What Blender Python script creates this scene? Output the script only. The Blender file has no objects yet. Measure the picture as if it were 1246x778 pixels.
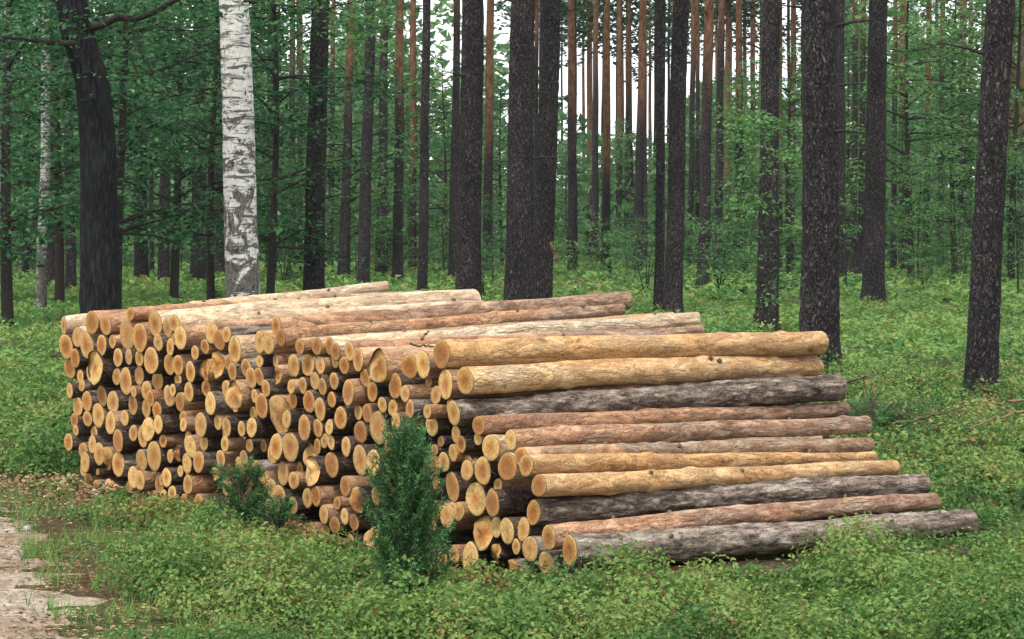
import bpy, math, random
import numpy as np
from mathutils import Vector, Matrix, Quaternion

random.seed(7)
rng = np.random.default_rng(11)
R = math.radians
scene = bpy.context.scene
col = scene.collection

# ------------------------------------------------------------------ camera, sky, sun, exposure
CAM_H, FPX, HORIZON = 1.70, 3217.0, 285.0
PITCH = math.atan((389.0 - HORIZON) / FPX)
cam_data = bpy.data.cameras.new('camera')
cam_data.sensor_width = 36.0
cam_data.lens = FPX / 1246.0 * 36.0
cam_data.clip_start = 0.1
cam_data.clip_end = 3000.0
cam = bpy.data.objects.new('camera', cam_data)
cam.location = (0, 0, CAM_H)
cam.rotation_euler = (math.pi / 2 - PITCH, 0, 0)
col.objects.link(cam)
scene.camera = cam

SUN_EL, SUN_AZ = R(58), R(205)          # azimuth from +Y (view direction) clockwise
world = bpy.data.worlds.new('World')
scene.world = world
world.use_nodes = True
wn = world.node_tree
wn.nodes.clear()
sky = wn.nodes.new('ShaderNodeTexSky')
sky.sky_type = 'NISHITA'
sky.sun_disc = False
sky.sun_elevation = SUN_EL
sky.sun_rotation = SUN_AZ
sky.air_density = 1.0
sky.dust_density = 6.0
sky.ozone_density = 1.0
hs = wn.nodes.new('ShaderNodeHueSaturation')     # overcast: the sky's blue is veiled evenly
hs.inputs['Saturation'].default_value = 0.35
bg = wn.nodes.new('ShaderNodeBackground')
bg.inputs['Strength'].default_value = 0.15
wo = wn.nodes.new('ShaderNodeOutputWorld')
cl = wn.nodes.new('ShaderNodeMix')                # closed cloud cover, evenly white, over most of the sky light
cl.data_type = 'RGBA'
cl.inputs[0].default_value = 0.88
cl.inputs[7].default_value = (6.0, 6.2, 6.3, 1)
wn.links.new(sky.outputs[0], hs.inputs['Color'])
wn.links.new(hs.outputs[0], cl.inputs[6])
wn.links.new(cl.outputs[2], bg.inputs['Color'])
wn.links.new(bg.outputs[0], wo.inputs['Surface'])

sd = bpy.data.lights.new('sun', 'SUN')
sd.energy = 1.5
sd.angle = R(12)
sd.color = (1.0, 0.95, 0.87)
sun = bpy.data.objects.new('sun', sd)
sv = Vector((math.sin(SUN_AZ) * math.cos(SUN_EL), math.cos(SUN_AZ) * math.cos(SUN_EL), math.sin(SUN_EL)))
sun.rotation_euler = (-sv).to_track_quat('-Z', 'Y').to_euler()
sun.location = sv * 60
col.objects.link(sun)

vs = scene.view_settings
vs.view_transform = 'Standard'
vs.look = 'None'
vs.gamma = 1.0
vs.exposure = 0.95
scene.cycles.max_bounces = 5
scene.cycles.diffuse_bounces = 2
scene.cycles.glossy_bounces = 2
scene.cycles.transmission_bounces = 3
scene.cycles.transparent_max_bounces = 4
scene.cycles.use_denoising = True

# ------------------------------------------------------------------ helpers
HAZE = 0.00014
CP, SP = math.cos(PITCH), math.sin(PITCH)

def ray(px, py):
    u, v = (px - 623.0) / FPX, (389.0 - py) / FPX
    return np.array([u, v * SP + CP, v * CP - SP])

def at(px, py, Y):
    """point of the place seen at this spot of the photograph, Y metres away"""
    d = ray(px, py)
    return np.array([0, 0, CAM_H]) + d * (Y / d[1])

def hash3(ix, iy, iz, seed=0):
    h = (ix.astype(np.int64) * 374761393 + iy.astype(np.int64) * 668265263 + iz.astype(np.int64) * 2147483647 + seed * 1274126177) & 0xffffffff
    h = ((h ^ (h >> 13)) * 1274126177) & 0xffffffff
    h = ((h ^ (h >> 16)) * 2246822519) & 0xffffffff
    return ((h ^ (h >> 15)) & 0xffff) / 65535.0

def vnoise(p, seed=0):
    """smooth value noise 0..1 at points (n,3)"""
    p = np.asarray(p, dtype=float)
    i = np.floor(p).astype(np.int64)
    f = p - i
    f = f * f * (3 - 2 * f)
    out = 0
    for dx in (0, 1):
        for dy in (0, 1):
            for dz in (0, 1):
                w = (f[:, 0] if dx else 1 - f[:, 0]) * (f[:, 1] if dy else 1 - f[:, 1]) * (f[:, 2] if dz else 1 - f[:, 2])
                out = out + w * hash3(i[:, 0] + dx, i[:, 1] + dy, i[:, 2] + dz, seed)
    return out

def noise2(x, y, scale, seed=0):
    return vnoise(np.stack([np.asarray(x) * scale, np.asarray(y) * scale, np.zeros(np.shape(x))], 1), seed)

def np_mesh(name, V, Q=None, T=None, mat=None, attrs=None, smooth=True):
    me = bpy.data.meshes.new(name)
    V = np.asarray(V, dtype=np.float32)
    nq = 0 if Q is None else len(Q)
    nt = 0 if T is None else len(T)
    loops = np.concatenate([np.asarray(a, dtype=np.int32).ravel() for a in (Q, T) if a is not None and len(a)])
    me.vertices.add(len(V))
    me.vertices.foreach_set('co', V.ravel())
    me.loops.add(len(loops))
    me.loops.foreach_set('vertex_index', loops)
    me.polygons.add(nq + nt)
    ls = np.concatenate([np.arange(nq) * 4, nq * 4 + np.arange(nt) * 3]).astype(np.int32)
    me.polygons.foreach_set('loop_start', ls)
    me.polygons.foreach_set('use_smooth', np.full(nq + nt, smooth, dtype=bool))
    for k, a in (attrs or {}).items():
        at_ = me.attributes.new(k, 'FLOAT', 'POINT')
        at_.data.foreach_set('value', np.asarray(a, dtype=np.float32))
    me.update(calc_edges=True)
    if mat:
        me.materials.append(mat)
    return me

def link(name, me, parent=None, loc=None):
    o = bpy.data.objects.new(name, me)
    col.objects.link(o)
    if parent is not None:
        o.parent = parent
    if loc is not None:
        o.location = loc
    return o

def tag(o, label=None, cat=None, group=None, kind=None):
    for k, v in (('label', label), ('category', cat), ('group', group), ('kind', kind)):
        if v:
            o[k] = v
    return o

def empty(name, loc):
    o = bpy.data.objects.new(name, None)
    o.empty_display_size = 0.2
    col.objects.link(o)
    o.location = loc
    return o

class Buf:
    """collects vertices and faces of one mesh"""
    def __init__(self):
        self.V, self.Q, self.T, self.A, self.n = [], [], [], [], 0
    def add(self, V, Q=None, T=None, a=0.0):
        V = np.asarray(V, float)
        if Q is not None and len(Q):
            self.Q.append(np.asarray(Q) + self.n)
        if T is not None and len(T):
            self.T.append(np.asarray(T) + self.n)
        self.V.append(V)
        self.A.append(np.broadcast_to(np.asarray(a, float), (len(V),)))
        self.n += len(V)
    def mesh(self, name, mat, attr='tint', smooth=True):
        return np_mesh(name, np.concatenate(self.V), np.concatenate(self.Q) if self.Q else None, np.concatenate(self.T) if self.T else None, mat, {attr: np.concatenate(self.A)}, smooth)

def norm(a):
    return a / np.maximum(np.linalg.norm(a, axis=-1, keepdims=True), 1e-9)

def tube(P, rad, sides=8, disp=None, seed=0, cap=False):
    """swept tube through points P with radii rad -> V, Q (and T for a cap)"""
    P = np.asarray(P, float)
    rad = np.asarray(rad, float)
    t = norm(np.gradient(P, axis=0))
    ref = np.array([0.0, 1.0, 0.0]) if abs(t[0][1]) < 0.8 else np.array([1.0, 0, 0])
    u = norm(np.cross(t, ref))
    w = np.cross(t, u)
    th = np.linspace(0, 2 * math.pi, sides, endpoint=False)
    c, s = np.cos(th), np.sin(th)
    dirs = u[:, None, :] * c[None, :, None] + w[:, None, :] * s[None, :, None]
    V = P[:, None, :] + dirs * rad[:, None, None]
    if disp is not None:
        V = V + dirs * disp(V.reshape(-1, 3)).reshape(len(P), sides)[..., None]
    n = len(P)
    i, j = np.meshgrid(np.arange(n - 1), np.arange(sides), indexing='ij')
    j2 = (j + 1) % sides
    Q = np.stack([i * sides + j, i * sides + j2, (i + 1) * sides + j2, (i + 1) * sides + j], -1).reshape(-1, 4)
    V = V.reshape(-1, 3)
    if cap:
        V = np.concatenate([V, P[-1:]])
        k = (n - 1) * sides
        T = np.stack([k + np.arange(sides), k + (np.arange(sides) + 1) % sides, np.full(sides, n * sides)], -1)
        return V, Q, T
    return V, Q, None

def leaf_quads(P, A, N, L, W, fold=0.12):
    """diamond leaves: base P, along A, facing N, L long, W wide"""
    S = norm(np.cross(A, N))
    L = np.asarray(L)[:, None]
    W = np.asarray(W)[:, None]
    m = P + A * L * 0.45
    up = N * W * fold
    V = np.stack([P, m + S * W * 0.5 + up, P + A * L, m - S * W * 0.5 + up], 1).reshape(-1, 3)
    Q = np.arange(len(P) * 4).reshape(-1, 4)
    return V, Q

def leaf_tris(P, A, N, L, W):
    S = norm(np.cross(A, N))
    L = np.asarray(L)[:, None]
    W = np.asarray(W)[:, None]
    V = np.stack([P - S * W * 0.5, P + S * W * 0.5, P + A * L], 1).reshape(-1, 3)
    return V, np.arange(len(P) * 3).reshape(-1, 3)

def rand_dirs(n, flat=0.35, g=rng):
    a = g.uniform(0, 2 * math.pi, n)
    z = g.normal(0, flat, n)
    return norm(np.stack([np.cos(a), np.sin(a), z], 1))

def up_normals(n, spread=0.5, g=rng):
    v = g.normal(0, spread, (n, 3))
    v[:, 2] = 1.0
    return norm(v)

# ------------------------------------------------------------------ materials
class NT:
    def __init__(self, name):
        self.m = bpy.data.materials.new(name)
        self.m.use_nodes = True
        self.t = self.m.node_tree
        self.t.nodes.clear()
    def n(self, typ, **kw):
        nd = self.t.nodes.new('ShaderNode' + typ)
        for k, v in kw.items():
            if k in nd.inputs.keys():
                nd.inputs[k].default_value = v
            else:
                setattr(nd, k, v)
        return nd
    def l(self, a, b):
        self.t.links.new(a, b)
    def ramp(self, fac, stops, interp='LINEAR'):
        r = self.t.nodes.new('ShaderNodeValToRGB')
        r.color_ramp.interpolation = interp
        e = r.color_ramp.elements
        while len(e) < len(stops):
            e.new(0.5)
        for el, (p, c) in zip(e, stops):
            el.position = p
            el.color = (c[0], c[1], c[2], 1) if isinstance(c, tuple) else (c, c, c, 1)
        if fac is not None:
            self.l(fac, r.inputs['Fac'])
        return r.outputs['Color']
    def math(self, op, a, b=None, clamp=False):
        nd = self.t.nodes.new('ShaderNodeMath')
        nd.operation = op
        nd.use_clamp = clamp
        for i, x in enumerate((a, b)):
            if x is None:
                continue
            if isinstance(x, (int, float)):
                nd.inputs[i].default_value = x
            else:
                self.l(x, nd.inputs[i])
        return nd.outputs[0]
    def mix(self, fac, a, b, blend='MIX'):
        nd = self.t.nodes.new('ShaderNodeMix')
        nd.data_type = 'RGBA'
        nd.blend_type = blend
        for s, x in ((0, fac), (6, a), (7, b)):
            if isinstance(x, (int, float)):
                nd.inputs[s].default_value = x
            elif isinstance(x, tuple):
                nd.inputs[s].default_value = (*x, 1)
            else:
                self.l(x, nd.inputs[s])
        return nd.outputs[2]
    def coords(self, scale=(1, 1, 1), kind='Object', offset=True):
        tc = self.n('TexCoord')
        mp = self.n('Mapping')
        mp.inputs['Scale'].default_value = scale
        self.l(tc.outputs[kind], mp.inputs['Vector'])
        if offset:
            oi = self.n('ObjectInfo')
            vm = self.n('VectorMath', operation='SCALE')
            vm.inputs[0].default_value = (37.0, 91.0, 53.0)
            self.l(oi.outputs['Random'], vm.inputs['Scale'])
            self.l(vm.outputs[0], mp.inputs['Location'])
        return mp.outputs[0]
    def noise(self, vec, scale, detail=4, rough=0.55, dist=0.0):
        nd = self.n('TexNoise', Scale=scale, Detail=detail, Roughness=rough, Distortion=dist)
        self.l(vec, nd.inputs['Vector'])
        return nd.outputs['Fac']
    def stretch(self, f, k):
        return self.math('ADD', self.math('MULTIPLY', self.math('SUBTRACT', f, .5), k), .5, True)
    def bump(self, h, strength=0.5, dist=0.01):
        b = self.n('Bump', Strength=strength, Distance=dist)
        self.l(h, b.inputs['Height'])
        return b.outputs[0]
    def out(self, color, rough=0.9, normal=None, spec=0.15):
        p = self.n('BsdfPrincipled')
        p.inputs['Specular IOR Level'].default_value = spec
        if isinstance(color, tuple):
            p.inputs['Base Color'].default_value = (*color, 1)
        else:
            self.l(color, p.inputs['Base Color'])
        if isinstance(rough, (int, float)):
            p.inputs['Roughness'].default_value = rough
        else:
            self.l(rough, p.inputs['Roughness'])
        if normal is not None:
            self.l(normal, p.inputs['Normal'])
        o = self.n('OutputMaterial')
        self.l(p.outputs[0], o.inputs['Surface'])
        return self.m

def leaf_mat(name, stops, trans=0.35, gloss=0.25, rnd=0.12):
    t = NT(name)
    a = t.n('Attribute', attribute_name='tint')
    oi = t.n('ObjectInfo')
    f = t.math('ADD', a.outputs['Fac'], t.math('MULTIPLY', t.math('SUBTRACT', oi.outputs['Random'], 0.5), rnd), True)
    c = t.ramp(f, stops)
    p = t.n('BsdfPrincipled', Roughness=0.5)
    p.inputs['Specular IOR Level'].default_value = gloss
    t.l(c, p.inputs['Base Color'])
    tr = t.n('BsdfTranslucent')
    t.l(c, tr.inputs['Color'])
    mx = t.n('MixShader')
    mx.inputs[0].default_value = trans
    t.l(p.outputs[0], mx.inputs[1])
    t.l(tr.outputs[0], mx.inputs[2])
    o = t.n('OutputMaterial')
    t.l(mx.outputs[0], o.inputs['Surface'])
    return t.m

M = {}
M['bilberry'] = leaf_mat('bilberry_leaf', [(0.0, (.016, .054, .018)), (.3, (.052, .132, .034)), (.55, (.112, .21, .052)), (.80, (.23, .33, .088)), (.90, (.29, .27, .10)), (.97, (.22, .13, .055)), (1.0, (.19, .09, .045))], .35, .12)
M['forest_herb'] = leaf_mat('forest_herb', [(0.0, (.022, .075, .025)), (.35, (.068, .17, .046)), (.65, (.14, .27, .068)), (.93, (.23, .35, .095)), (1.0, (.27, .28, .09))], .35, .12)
M['broadleaf'] = leaf_mat('broadleaf', [(0.0, (.018, .065, .026)), (.35, (.055, .155, .052)), (.7, (.115, .25, .075)), (1.0, (.20, .34, .105))], .45, .35, .3)
M['shaded_hornbeam'] = leaf_mat('shaded_hornbeam_leaf', [(0.0, (.010, .046, .020)), (.35, (.028, .105, .040)), (.7, (.062, .18, .062)), (1.0, (.13, .27, .09))], .4, .3, .3)  # oak and hornbeam green, darkened to put canopy shade into the colour
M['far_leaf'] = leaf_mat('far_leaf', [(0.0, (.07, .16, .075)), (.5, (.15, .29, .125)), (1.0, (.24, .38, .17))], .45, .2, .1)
M['juniper'] = leaf_mat('juniper_needle', [(0.0, (.018, .065, .024)), (.5, (.055, .16, .05)), (.88, (.13, .29, .085)), (1.0, (.20, .12, .06))], .2, .2)
M['pine_needle'] = leaf_mat('pine_needle', [(0.0, (.02, .055, .025)), (1.0, (.05, .10, .04))], .3, .2)

def litter_mat():
    t = NT('litter')
    a = t.n('Attribute', attribute_name='tint')
    return t.out(t.ramp(a.outputs['Fac'], [(0, (.05, .03, .018)), (.4, (.14, .075, .04)), (.75, (.27, .17, .09)), (1, (.42, .32, .2))]), .9)
M['litter'] = litter_mat()

def ground_mat():
    t = NT('forest_floor')
    v = t.coords(kind='Object', offset=False)
    a = t.noise(v, 0.35, 4, .6)
    b = t.noise(v, 9.0, 6, .65)
    c = t.noise(v, 60.0, 4, .7)
    brown = t.ramp(b, [(.3, (.035, .022, .014)), (.55, (.085, .055, .03)), (.75, (.17, .115, .06))])
    green = t.ramp(c, [(.3, (.02, .05, .018)), (.6, (.055, .115, .03)), (.8, (.10, .16, .05))])
    m = t.ramp(t.math('ADD', a, t.math('MULTIPLY', t.math('SUBTRACT', b, .5), .5)), [(.46, 0.1), (.62, .85)])
    h = t.math('ADD', t.math('MULTIPLY', b, .6), t.math('MULTIPLY', c, .4))
    return t.out(t.mix(m, brown, green), .95, t.bump(h, .8, .03), .05)
M['ground'] = ground_mat()

def path_mat():
    t = NT('sand_path')
    v = t.coords(kind='Object', offset=False)
    a = t.noise(v, 1.6, 5, .6)
    b = t.noise(v, 14.0, 6, .7)
    c = t.noise(v, 90.0, 3, .6)
    base = t.ramp(a, [(.34, (.24, .18, .12)), (.48, (.39, .315, .235)), (.60, (.55, .48, .40))])
    dirt = t.ramp(b, [(.38, (.11, .07, .04)), (.52, (.34, .27, .20)), (.66, (.52, .46, .39))])
    cc = t.mix(.45, base, dirt)
    cc = t.mix(t.ramp(t.noise(v, 3.3, 5, .7), [(.50, 0.0), (.62, .45)]), cc, (.16, .105, .06))
    cc = t.mix(.35, cc, t.ramp(c, [(.3, .25), (.7, 1.0)]), 'MULTIPLY')
    return t.out(cc, .95, t.bump(t.math('ADD', b, t.math('MULTIPLY', c, .4)), .7, .03), .05)
M['path'] = path_mat()

def log_bark(name, stops, flake, streak=0.5, rough_h=0.5, dark=0.5, patch=.8, chip=.35, butt=.55):
    """bark of a felled pine: noise drawn out along the log (local x), flakes, knots"""
    t = NT(name)
    v = t.coords((1, 1, 1))
    vs_ = t.coords((.28, 1, 1))
    big = t.noise(t.coords((.35, 1, 1)), 5.5, 4, .6, .3)
    mid = t.noise(vs_, 26.0, 5, .65, .4)
    fine = t.noise(v, 120.0, 4, .7)
    spot = t.noise(t.coords((.55, 1, 1)), 48.0, 4, .75, .8)
    f = t.math('ADD', t.math('MULTIPLY', big, 1 - streak), t.math('MULTIPLY', mid, streak))
    f = t.stretch(t.math('ADD', t.math('MULTIPLY', f, .72), t.math('MULTIPLY', spot, .28)), 2.1)
    oi = t.n('ObjectInfo')
    f = t.math('ADD', f, t.math('MULTIPLY', t.math('SUBTRACT', oi.outputs['Random'], .5), .14))
    c = t.ramp(f, stops)
    vo = t.n('TexVoronoi', feature='DISTANCE_TO_EDGE', Scale=22.0)
    wob = t.n('VectorMath', operation='ADD')
    wn_ = t.n('TexNoise', Scale=14.0, Detail=3.0)
    t.l(vs_, wn_.inputs['Vector'])
    wsc = t.n('VectorMath', operation='SCALE', Scale=.11)
    t.l(wn_.outputs['Color'], wsc.inputs[0])
    t.l(t.coords((.35, 1, 1)), wob.inputs[0])
    t.l(wsc.outputs[0], wob.inputs[1])
    t.l(wob.outputs[0], vo.inputs['Vector'])
    edge = t.ramp(vo.outputs['Distance'], [(0.0, 1.0), (.16, 0.0)])
    fl = t.math('MULTIPLY', edge, t.ramp(big, [(.46, 0.0), (.66, 1.0)]))
    c = t.mix(t.math('MULTIPLY', fl, flake), c, (.055, .035, .025))
    c = t.mix(.75, c, t.ramp(fine, [(.36, .42), (.54, 1.0)]), 'MULTIPLY')
    tcx = t.n('TexCoord'); sx = t.n('SeparateXYZ'); t.l(tcx.outputs['Object'], sx.inputs[0])
    gr = t.math('ADD', t.math('MULTIPLY', sx.outputs[0], .30), t.math('ADD', t.math('MULTIPLY', t.stretch(big, 1.6), .7), t.math('MULTIPLY', oi.outputs['Random'], .5)))
    grey_ = t.ramp(t.stretch(mid, 2.0), [(.25, (.05, .038, .033)), (.55, (.20, .165, .14)), (.8, (.40, .34, .29))])
    c = t.mix(t.math('MULTIPLY', t.ramp(gr, [(.86, 0.0), (1.0, 1.0)]), butt), c, grey_)
    outer = t.ramp(t.noise(t.coords((.4, 1, 1)), 11.0, 6, .7, 1.2), [(.49, 0.0), (.545, 1.0)])
    c = t.mix(t.math('MULTIPLY', outer, patch), c, t.mix(.55, c, (.10, .06, .045)))
    fleck = t.ramp(t.noise(t.coords((.7, 1, 1)), 75.0, 3, .6), [(.60, 0.0), (.65, 1.0)])
    c = t.mix(t.math('MULTIPLY', fleck, chip), c, (.66, .50, .28))
    scab = t.ramp(spot, [(.60, 0.0), (.68, 1.0)])
    c = t.mix(t.math('MULTIPLY', scab, dark), c, (.05, .03, .022))
    # knots and resin marks
    kv = t.n('TexVoronoi', feature='F1', Scale=3.4)
    t.l(t.coords((.9, 1, 1)), kv.inputs['Vector'])
    kn = t.ramp(kv.outputs['Distance'], [(.05, 1.0), (.11, 0.0)])
    c = t.mix(t.math('MULTIPLY', kn, .55), c, (.07, .04, .025))
    h = t.math('ADD', t.math('MULTIPLY', outer, .35), t.math('ADD', t.math('MULTIPLY', mid, .9), t.math('SUBTRACT', t.math('MULTIPLY', spot, .6), t.math('MULTIPLY', fl, .6))))
    return t.out(c, .85, t.bump(h, rough_h, .012), .2)

M['bark_orange'] = log_bark('thin_orange_bark', [(.18, (.15, .07, .04)), (.38, (.44, .22, .115)), (.56, (.60, .36, .205)), (.76, (.74, .54, .37))], .5, .45, .9, .5, .7)
M['bark_pale'] = log_bark('peeled_pale_bark', [(.16, (.22, .095, .038)), (.36, (.51, .265, .105)), (.55, (.66, .405, .19)), (.76, (.78, .58, .35))], .3, .5, .9, .4, .6, .5, .15)
M['bark_pink'] = log_bark('pinkish_bark', [(.18, (.09, .05, .04)), (.38, (.37, .185, .105)), (.56, (.58, .33, .195)), (.76, (.70, .50, .34))], .6, .5, 1.0, .6, .7, .3, .45)
M['bark_grey'] = log_bark('rough_grey_bark', [(.24, (.022, .017, .015)), (.38, (.125, .094, .076)), (.52, (.31, .25, .205)), (.72, (.57, .49, .42))], 1.0, .7, 1.0, .5, .6, .1, 0.0)
M['bark_bleached'] = log_bark('sky_sheen_bark', [(.16, (.28, .165, .095)), (.36, (.58, .39, .235)), (.55, (.74, .555, .365)), (.76, (.83, .70, .52))], .4, .55, .9, .35, .6, .4, .15)  # whitish sky sheen of the top logs, put into the bark colour
M['bark_dark'] = log_bark('gap_shade_bark', [(.24, (.016, .012, .011)), (.44, (.05, .036, .032)), (.60, (.11, .078, .066)), (.80, (.22, .155, .125))], .8, .6, 1.0, .7)  # dark bark, deepened to stand in for shade in the gaps between logs

def cut_mat():
    t = NT('sawn_wood')
    a = t.n('Attribute', attribute_name='rad')
    v = t.coords((1, 1, 1))
    n1 = t.noise(v, 14.0, 3, .6)
    n2 = t.noise(v, 70.0, 4, .7)
    oi = t.n('ObjectInfo')
    rd = oi.outputs['Random']
    rr = t.math('ADD', a.outputs['Fac'], t.math('MULTIPLY', t.math('SUBTRACT', n1, .5), .45))
    heart = t.math('SUBTRACT', t.math('MULTIPLY', rd, .75), .10)          # how far the orange heart reaches
    d = t.math('ADD', t.math('SUBTRACT', rr, heart), .5)
    c = t.ramp(d, [(.35, (.34, .125, .03)), (.58, (.52, .24, .065)), (.80, (.64, .365, .12)), (1.0, (.76, .50, .195))])
    vr = t.math('FRACT', t.math('MULTIPLY', rd, 7.31))
    c = t.mix(t.math('MULTIPLY', vr, .45), c, t.ramp(vr, [(0, (.60, .32, .11)), (.5, (.46, .25, .11)), (1, (.38, .19, .08))]))
    ring = t.math('SINE', t.math('MULTIPLY', t.math('ADD', a.outputs['Fac'], t.math('MULTIPLY', n1, .06)), 62.0))
    c = t.mix(t.math('MULTIPLY', t.math('ADD', ring, 1.0), .10), c, (.36, .18, .06))
    c = t.mix(.6, c, t.ramp(n2, [(.36, .45), (.56, 1.0)]), 'MULTIPLY')
    wv = t.math('FRACT', t.math('MULTIPLY', rd, 13.7))
    c = t.mix(t.math('MULTIPLY', wv, .5), c, t.mix(1.0, c, (.52, .42, .36), 'MULTIPLY'))          # older, duller cuts
    grime = t.ramp(t.noise(v, 9.0, 5, .7), [(.52, 0.0), (.66, .55)])
    c = t.mix(grime, c, (.17, .10, .06))
    c = t.mix(t.ramp(a.outputs['Fac'], [(.955, 0.0), (.985, 1.0)]), c, (.07, .045, .03))             # rim of bark
    tcx = t.n('TexCoord'); sx = t.n('SeparateXYZ'); t.l(tcx.outputs['Object'], sx.inputs[0])
    ang = t.math('ARCTAN2', sx.outputs[2], sx.outputs[1])
    cv = t.n('CombineXYZ'); t.l(t.math('MULTIPLY', ang, 1.3), cv.inputs[0]); t.l(t.math('MULTIPLY', a.outputs['Fac'], .35), cv.inputs[1]); t.l(t.math('MULTIPLY', rd, 60.0), cv.inputs[2])
    ck = t.math('ABSOLUTE', t.math('SUBTRACT', t.noise(cv.outputs[0], 2.6, 2, .5), .5))
    ck = t.math('MULTIPLY', t.ramp(ck, [(.0, 1.0), (.022, 0.0)]), t.ramp(a.outputs['Fac'], [(.1, 0.0), (.4, .8), (.9, .8), (.96, 0.0)]))
    c = t.mix(t.math('MULTIPLY', ck, .7), c, (.12, .06, .03))
    saw = t.noise(t.coords((4, 90, 12)), 1.0, 2, .5)
    h = t.math('ADD', t.math('MULTIPLY', n2, .5), t.math('MULTIPLY', saw, .8))
    return t.out(c, .8, t.bump(h, .55, .006), .2)
M['cut'] = cut_mat()

def trunk_bark():
    t = NT('pine_bark')
    v = t.coords((1, 1, .5))
    v2 = t.coords((1, 1, .5))
    vo = t.n('TexVoronoi', feature='DISTANCE_TO_EDGE', Scale=24.0)
    wn_ = t.n('TexNoise', Scale=16.0, Detail=4.0)
    t.l(v, wn_.inputs['Vector'])
    wsc = t.n('VectorMath', operation='SCALE', Scale=.16)
    t.l(wn_.outputs['Color'], wsc.inputs[0])
    wob = t.n('VectorMath', operation='ADD')
    t.l(v, wob.inputs[0])
    t.l(wsc.outputs[0], wob.inputs[1])
    t.l(wob.outputs[0], vo.inputs['Vector'])
    plate = t.ramp(vo.outputs['Distance'], [(0, 0.25), (.34, 1.0)])
    n = t.noise(v, 30.0, 6, .75, .6)
    b = t.noise(v2, 2.2, 3, .6)
    dark = t.ramp(t.math('MULTIPLY', t.math('ADD', t.stretch(n, 2.2), t.math('MULTIPLY', t.math('SUBTRACT', b, .5), .6)), plate), [(.12, (.014, .012, .014)), (.34, (.052, .045, .046)), (.58, (.115, .10, .097)), (.90, (.24, .21, .20))])
    warm = t.ramp(t.noise(t.coords((1, 1, .4)), 9.0, 5, .65), [(.3, (.08, .042, .028)), (.5, (.20, .10, .058)), (.7, (.33, .19, .115))])
    a = t.n('Attribute', attribute_name='orange')
    k = t.math('MULTIPLY', a.outputs['Fac'], t.ramp(t.math('ADD', n, t.math('MULTIPLY', a.outputs['Fac'], .6)), [(.45, 0.2), (.75, 1.0)]))
    h = t.math('ADD', t.math('MULTIPLY', plate, .6), t.math('MULTIPLY', n, .5))
    return t.out(t.mix(k, dark, warm), .95, t.bump(h, 1.0, .05), .15)
M['trunk'] = trunk_bark()

def oak_bark():
    t = NT('oak_bark')
    v = t.coords((1, 1, .22))
    n = t.noise(v, 26.0, 5, .7, .5)
    b = t.noise(t.coords((1, 1, .6)), 3.0, 3)
    c = t.ramp(n, [(.36, (.005, .005, .007)), (.52, (.016, .015, .018)), (.66, (.04, .038, .04))])
    c = t.mix(t.ramp(b, [(.5, 0.0), (.7, .5)]), c, (.02, .032, .02))
    return t.out(c, .95, t.bump(n, 1.0, .03), .1)
M['oak'] = oak_bark()

def birch_bark(name, foot, moss):
    t = NT(name)
    v = t.coords((1, 1, 5.5))
    n = t.noise(v, 3.2, 5, .7, .8)
    f = t.noise(t.coords((1, 1, .8)), 4.2, 5, .7, .6)
    fine = t.noise(t.coords((1, 1, .3)), 40.0, 4, .7)
    geo = t.n('TexCoord')
    sp = t.n('SeparateXYZ')
    t.l(geo.outputs['Object'], sp.inputs[0])
    white = t.ramp(fine, [(.3, (.46, .43, .40)), (.6, (.72, .70, .67))])
    c = t.mix(t.ramp(n, [(.50, 0.0), (.56, .9)]), white, (.05, .045, .043))
    low = t.math('SUBTRACT', 1.0, t.math('DIVIDE', sp.outputs[2], foot), True)
    rough = t.ramp(t.math('ADD', f, t.math('MULTIPLY', low, .16)), [(.56, 0.0), (.60, 1.0)])
    dk = t.ramp(fine, [(.35, (.03, .028, .027)), (.65, (.20, .18, .165))])
    c = t.mix(rough, c, dk)
    if moss:
        c = t.mix(t.ramp(f, [(.35, .75), (.6, .25)]), c, (.035, .05, .03))
    return t.out(c, .85, t.bump(t.math('ADD', fine, rough), .7, .02), .15)
M['birch'] = birch_bark('birch_bark', 3.2, False)
M['mossy_birch'] = birch_bark('mossy_birch_bark', 2.4, True)

def plain(name, stops, scale=20.0, rough=.9, bump=.5):
    t = NT(name)
    n = t.noise(t.coords(), scale, 5, .65)
    return t.out(t.ramp(n, stops), rough, t.bump(n, bump, .01), .15)
M['twig'] = plain('dead_twig', [(.3, (.05, .035, .025)), (.7, (.2, .14, .09))], 30)
M['pale_branch'] = plain('dry_branch', [(.3, (.10, .06, .035)), (.7, (.30, .20, .115))], 25)
M['limb'] = plain('dark_limb', [(.3, (.012, .011, .011)), (.7, (.05, .042, .036))], 20)
M['stone'] = plain('field_stone', [(.3, (.22, .19, .17)), (.7, (.5, .46, .42))], 12)
M['wood_chip'] = plain('wood_chip', [(.3, (.42, .26, .12)), (.7, (.7, .5, .28))], 25)

# ------------------------------------------------------------------ the lie of the land
P0 = np.array([0.256, 12.3])                 # near foot of the pile's end face
DP = np.array([-.508, .8614])                # along the pile, away from us
NP = np.array([.8614, .508])                 # along the logs

def pile_coords(x, y):
    x = np.asarray(x, float); y = np.asarray(y, float)
    return (x - P0[0]) * DP[0] + (y - P0[1]) * DP[1], (x - P0[0]) * NP[0] + (y - P0[1]) * NP[1]

def sstep(a, b, x):
    t = np.clip((np.asarray(x, float) - a) / (b - a), 0, 1)
    return t * t * (3 - 2 * t)

def path_edge(y):
    """x of the right-hand edge of the sandy track"""
    return np.interp(y, [6, 9, 10.2, 11.1, 12.2, 13.2, 14.6, 15.4, 17, 20, 24, 40], [-.9, -1.25, -1.42, -1.58, -1.78, -1.98, -2.3, -2.5, -3.15, -4.6, -7.0, -18])

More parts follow.
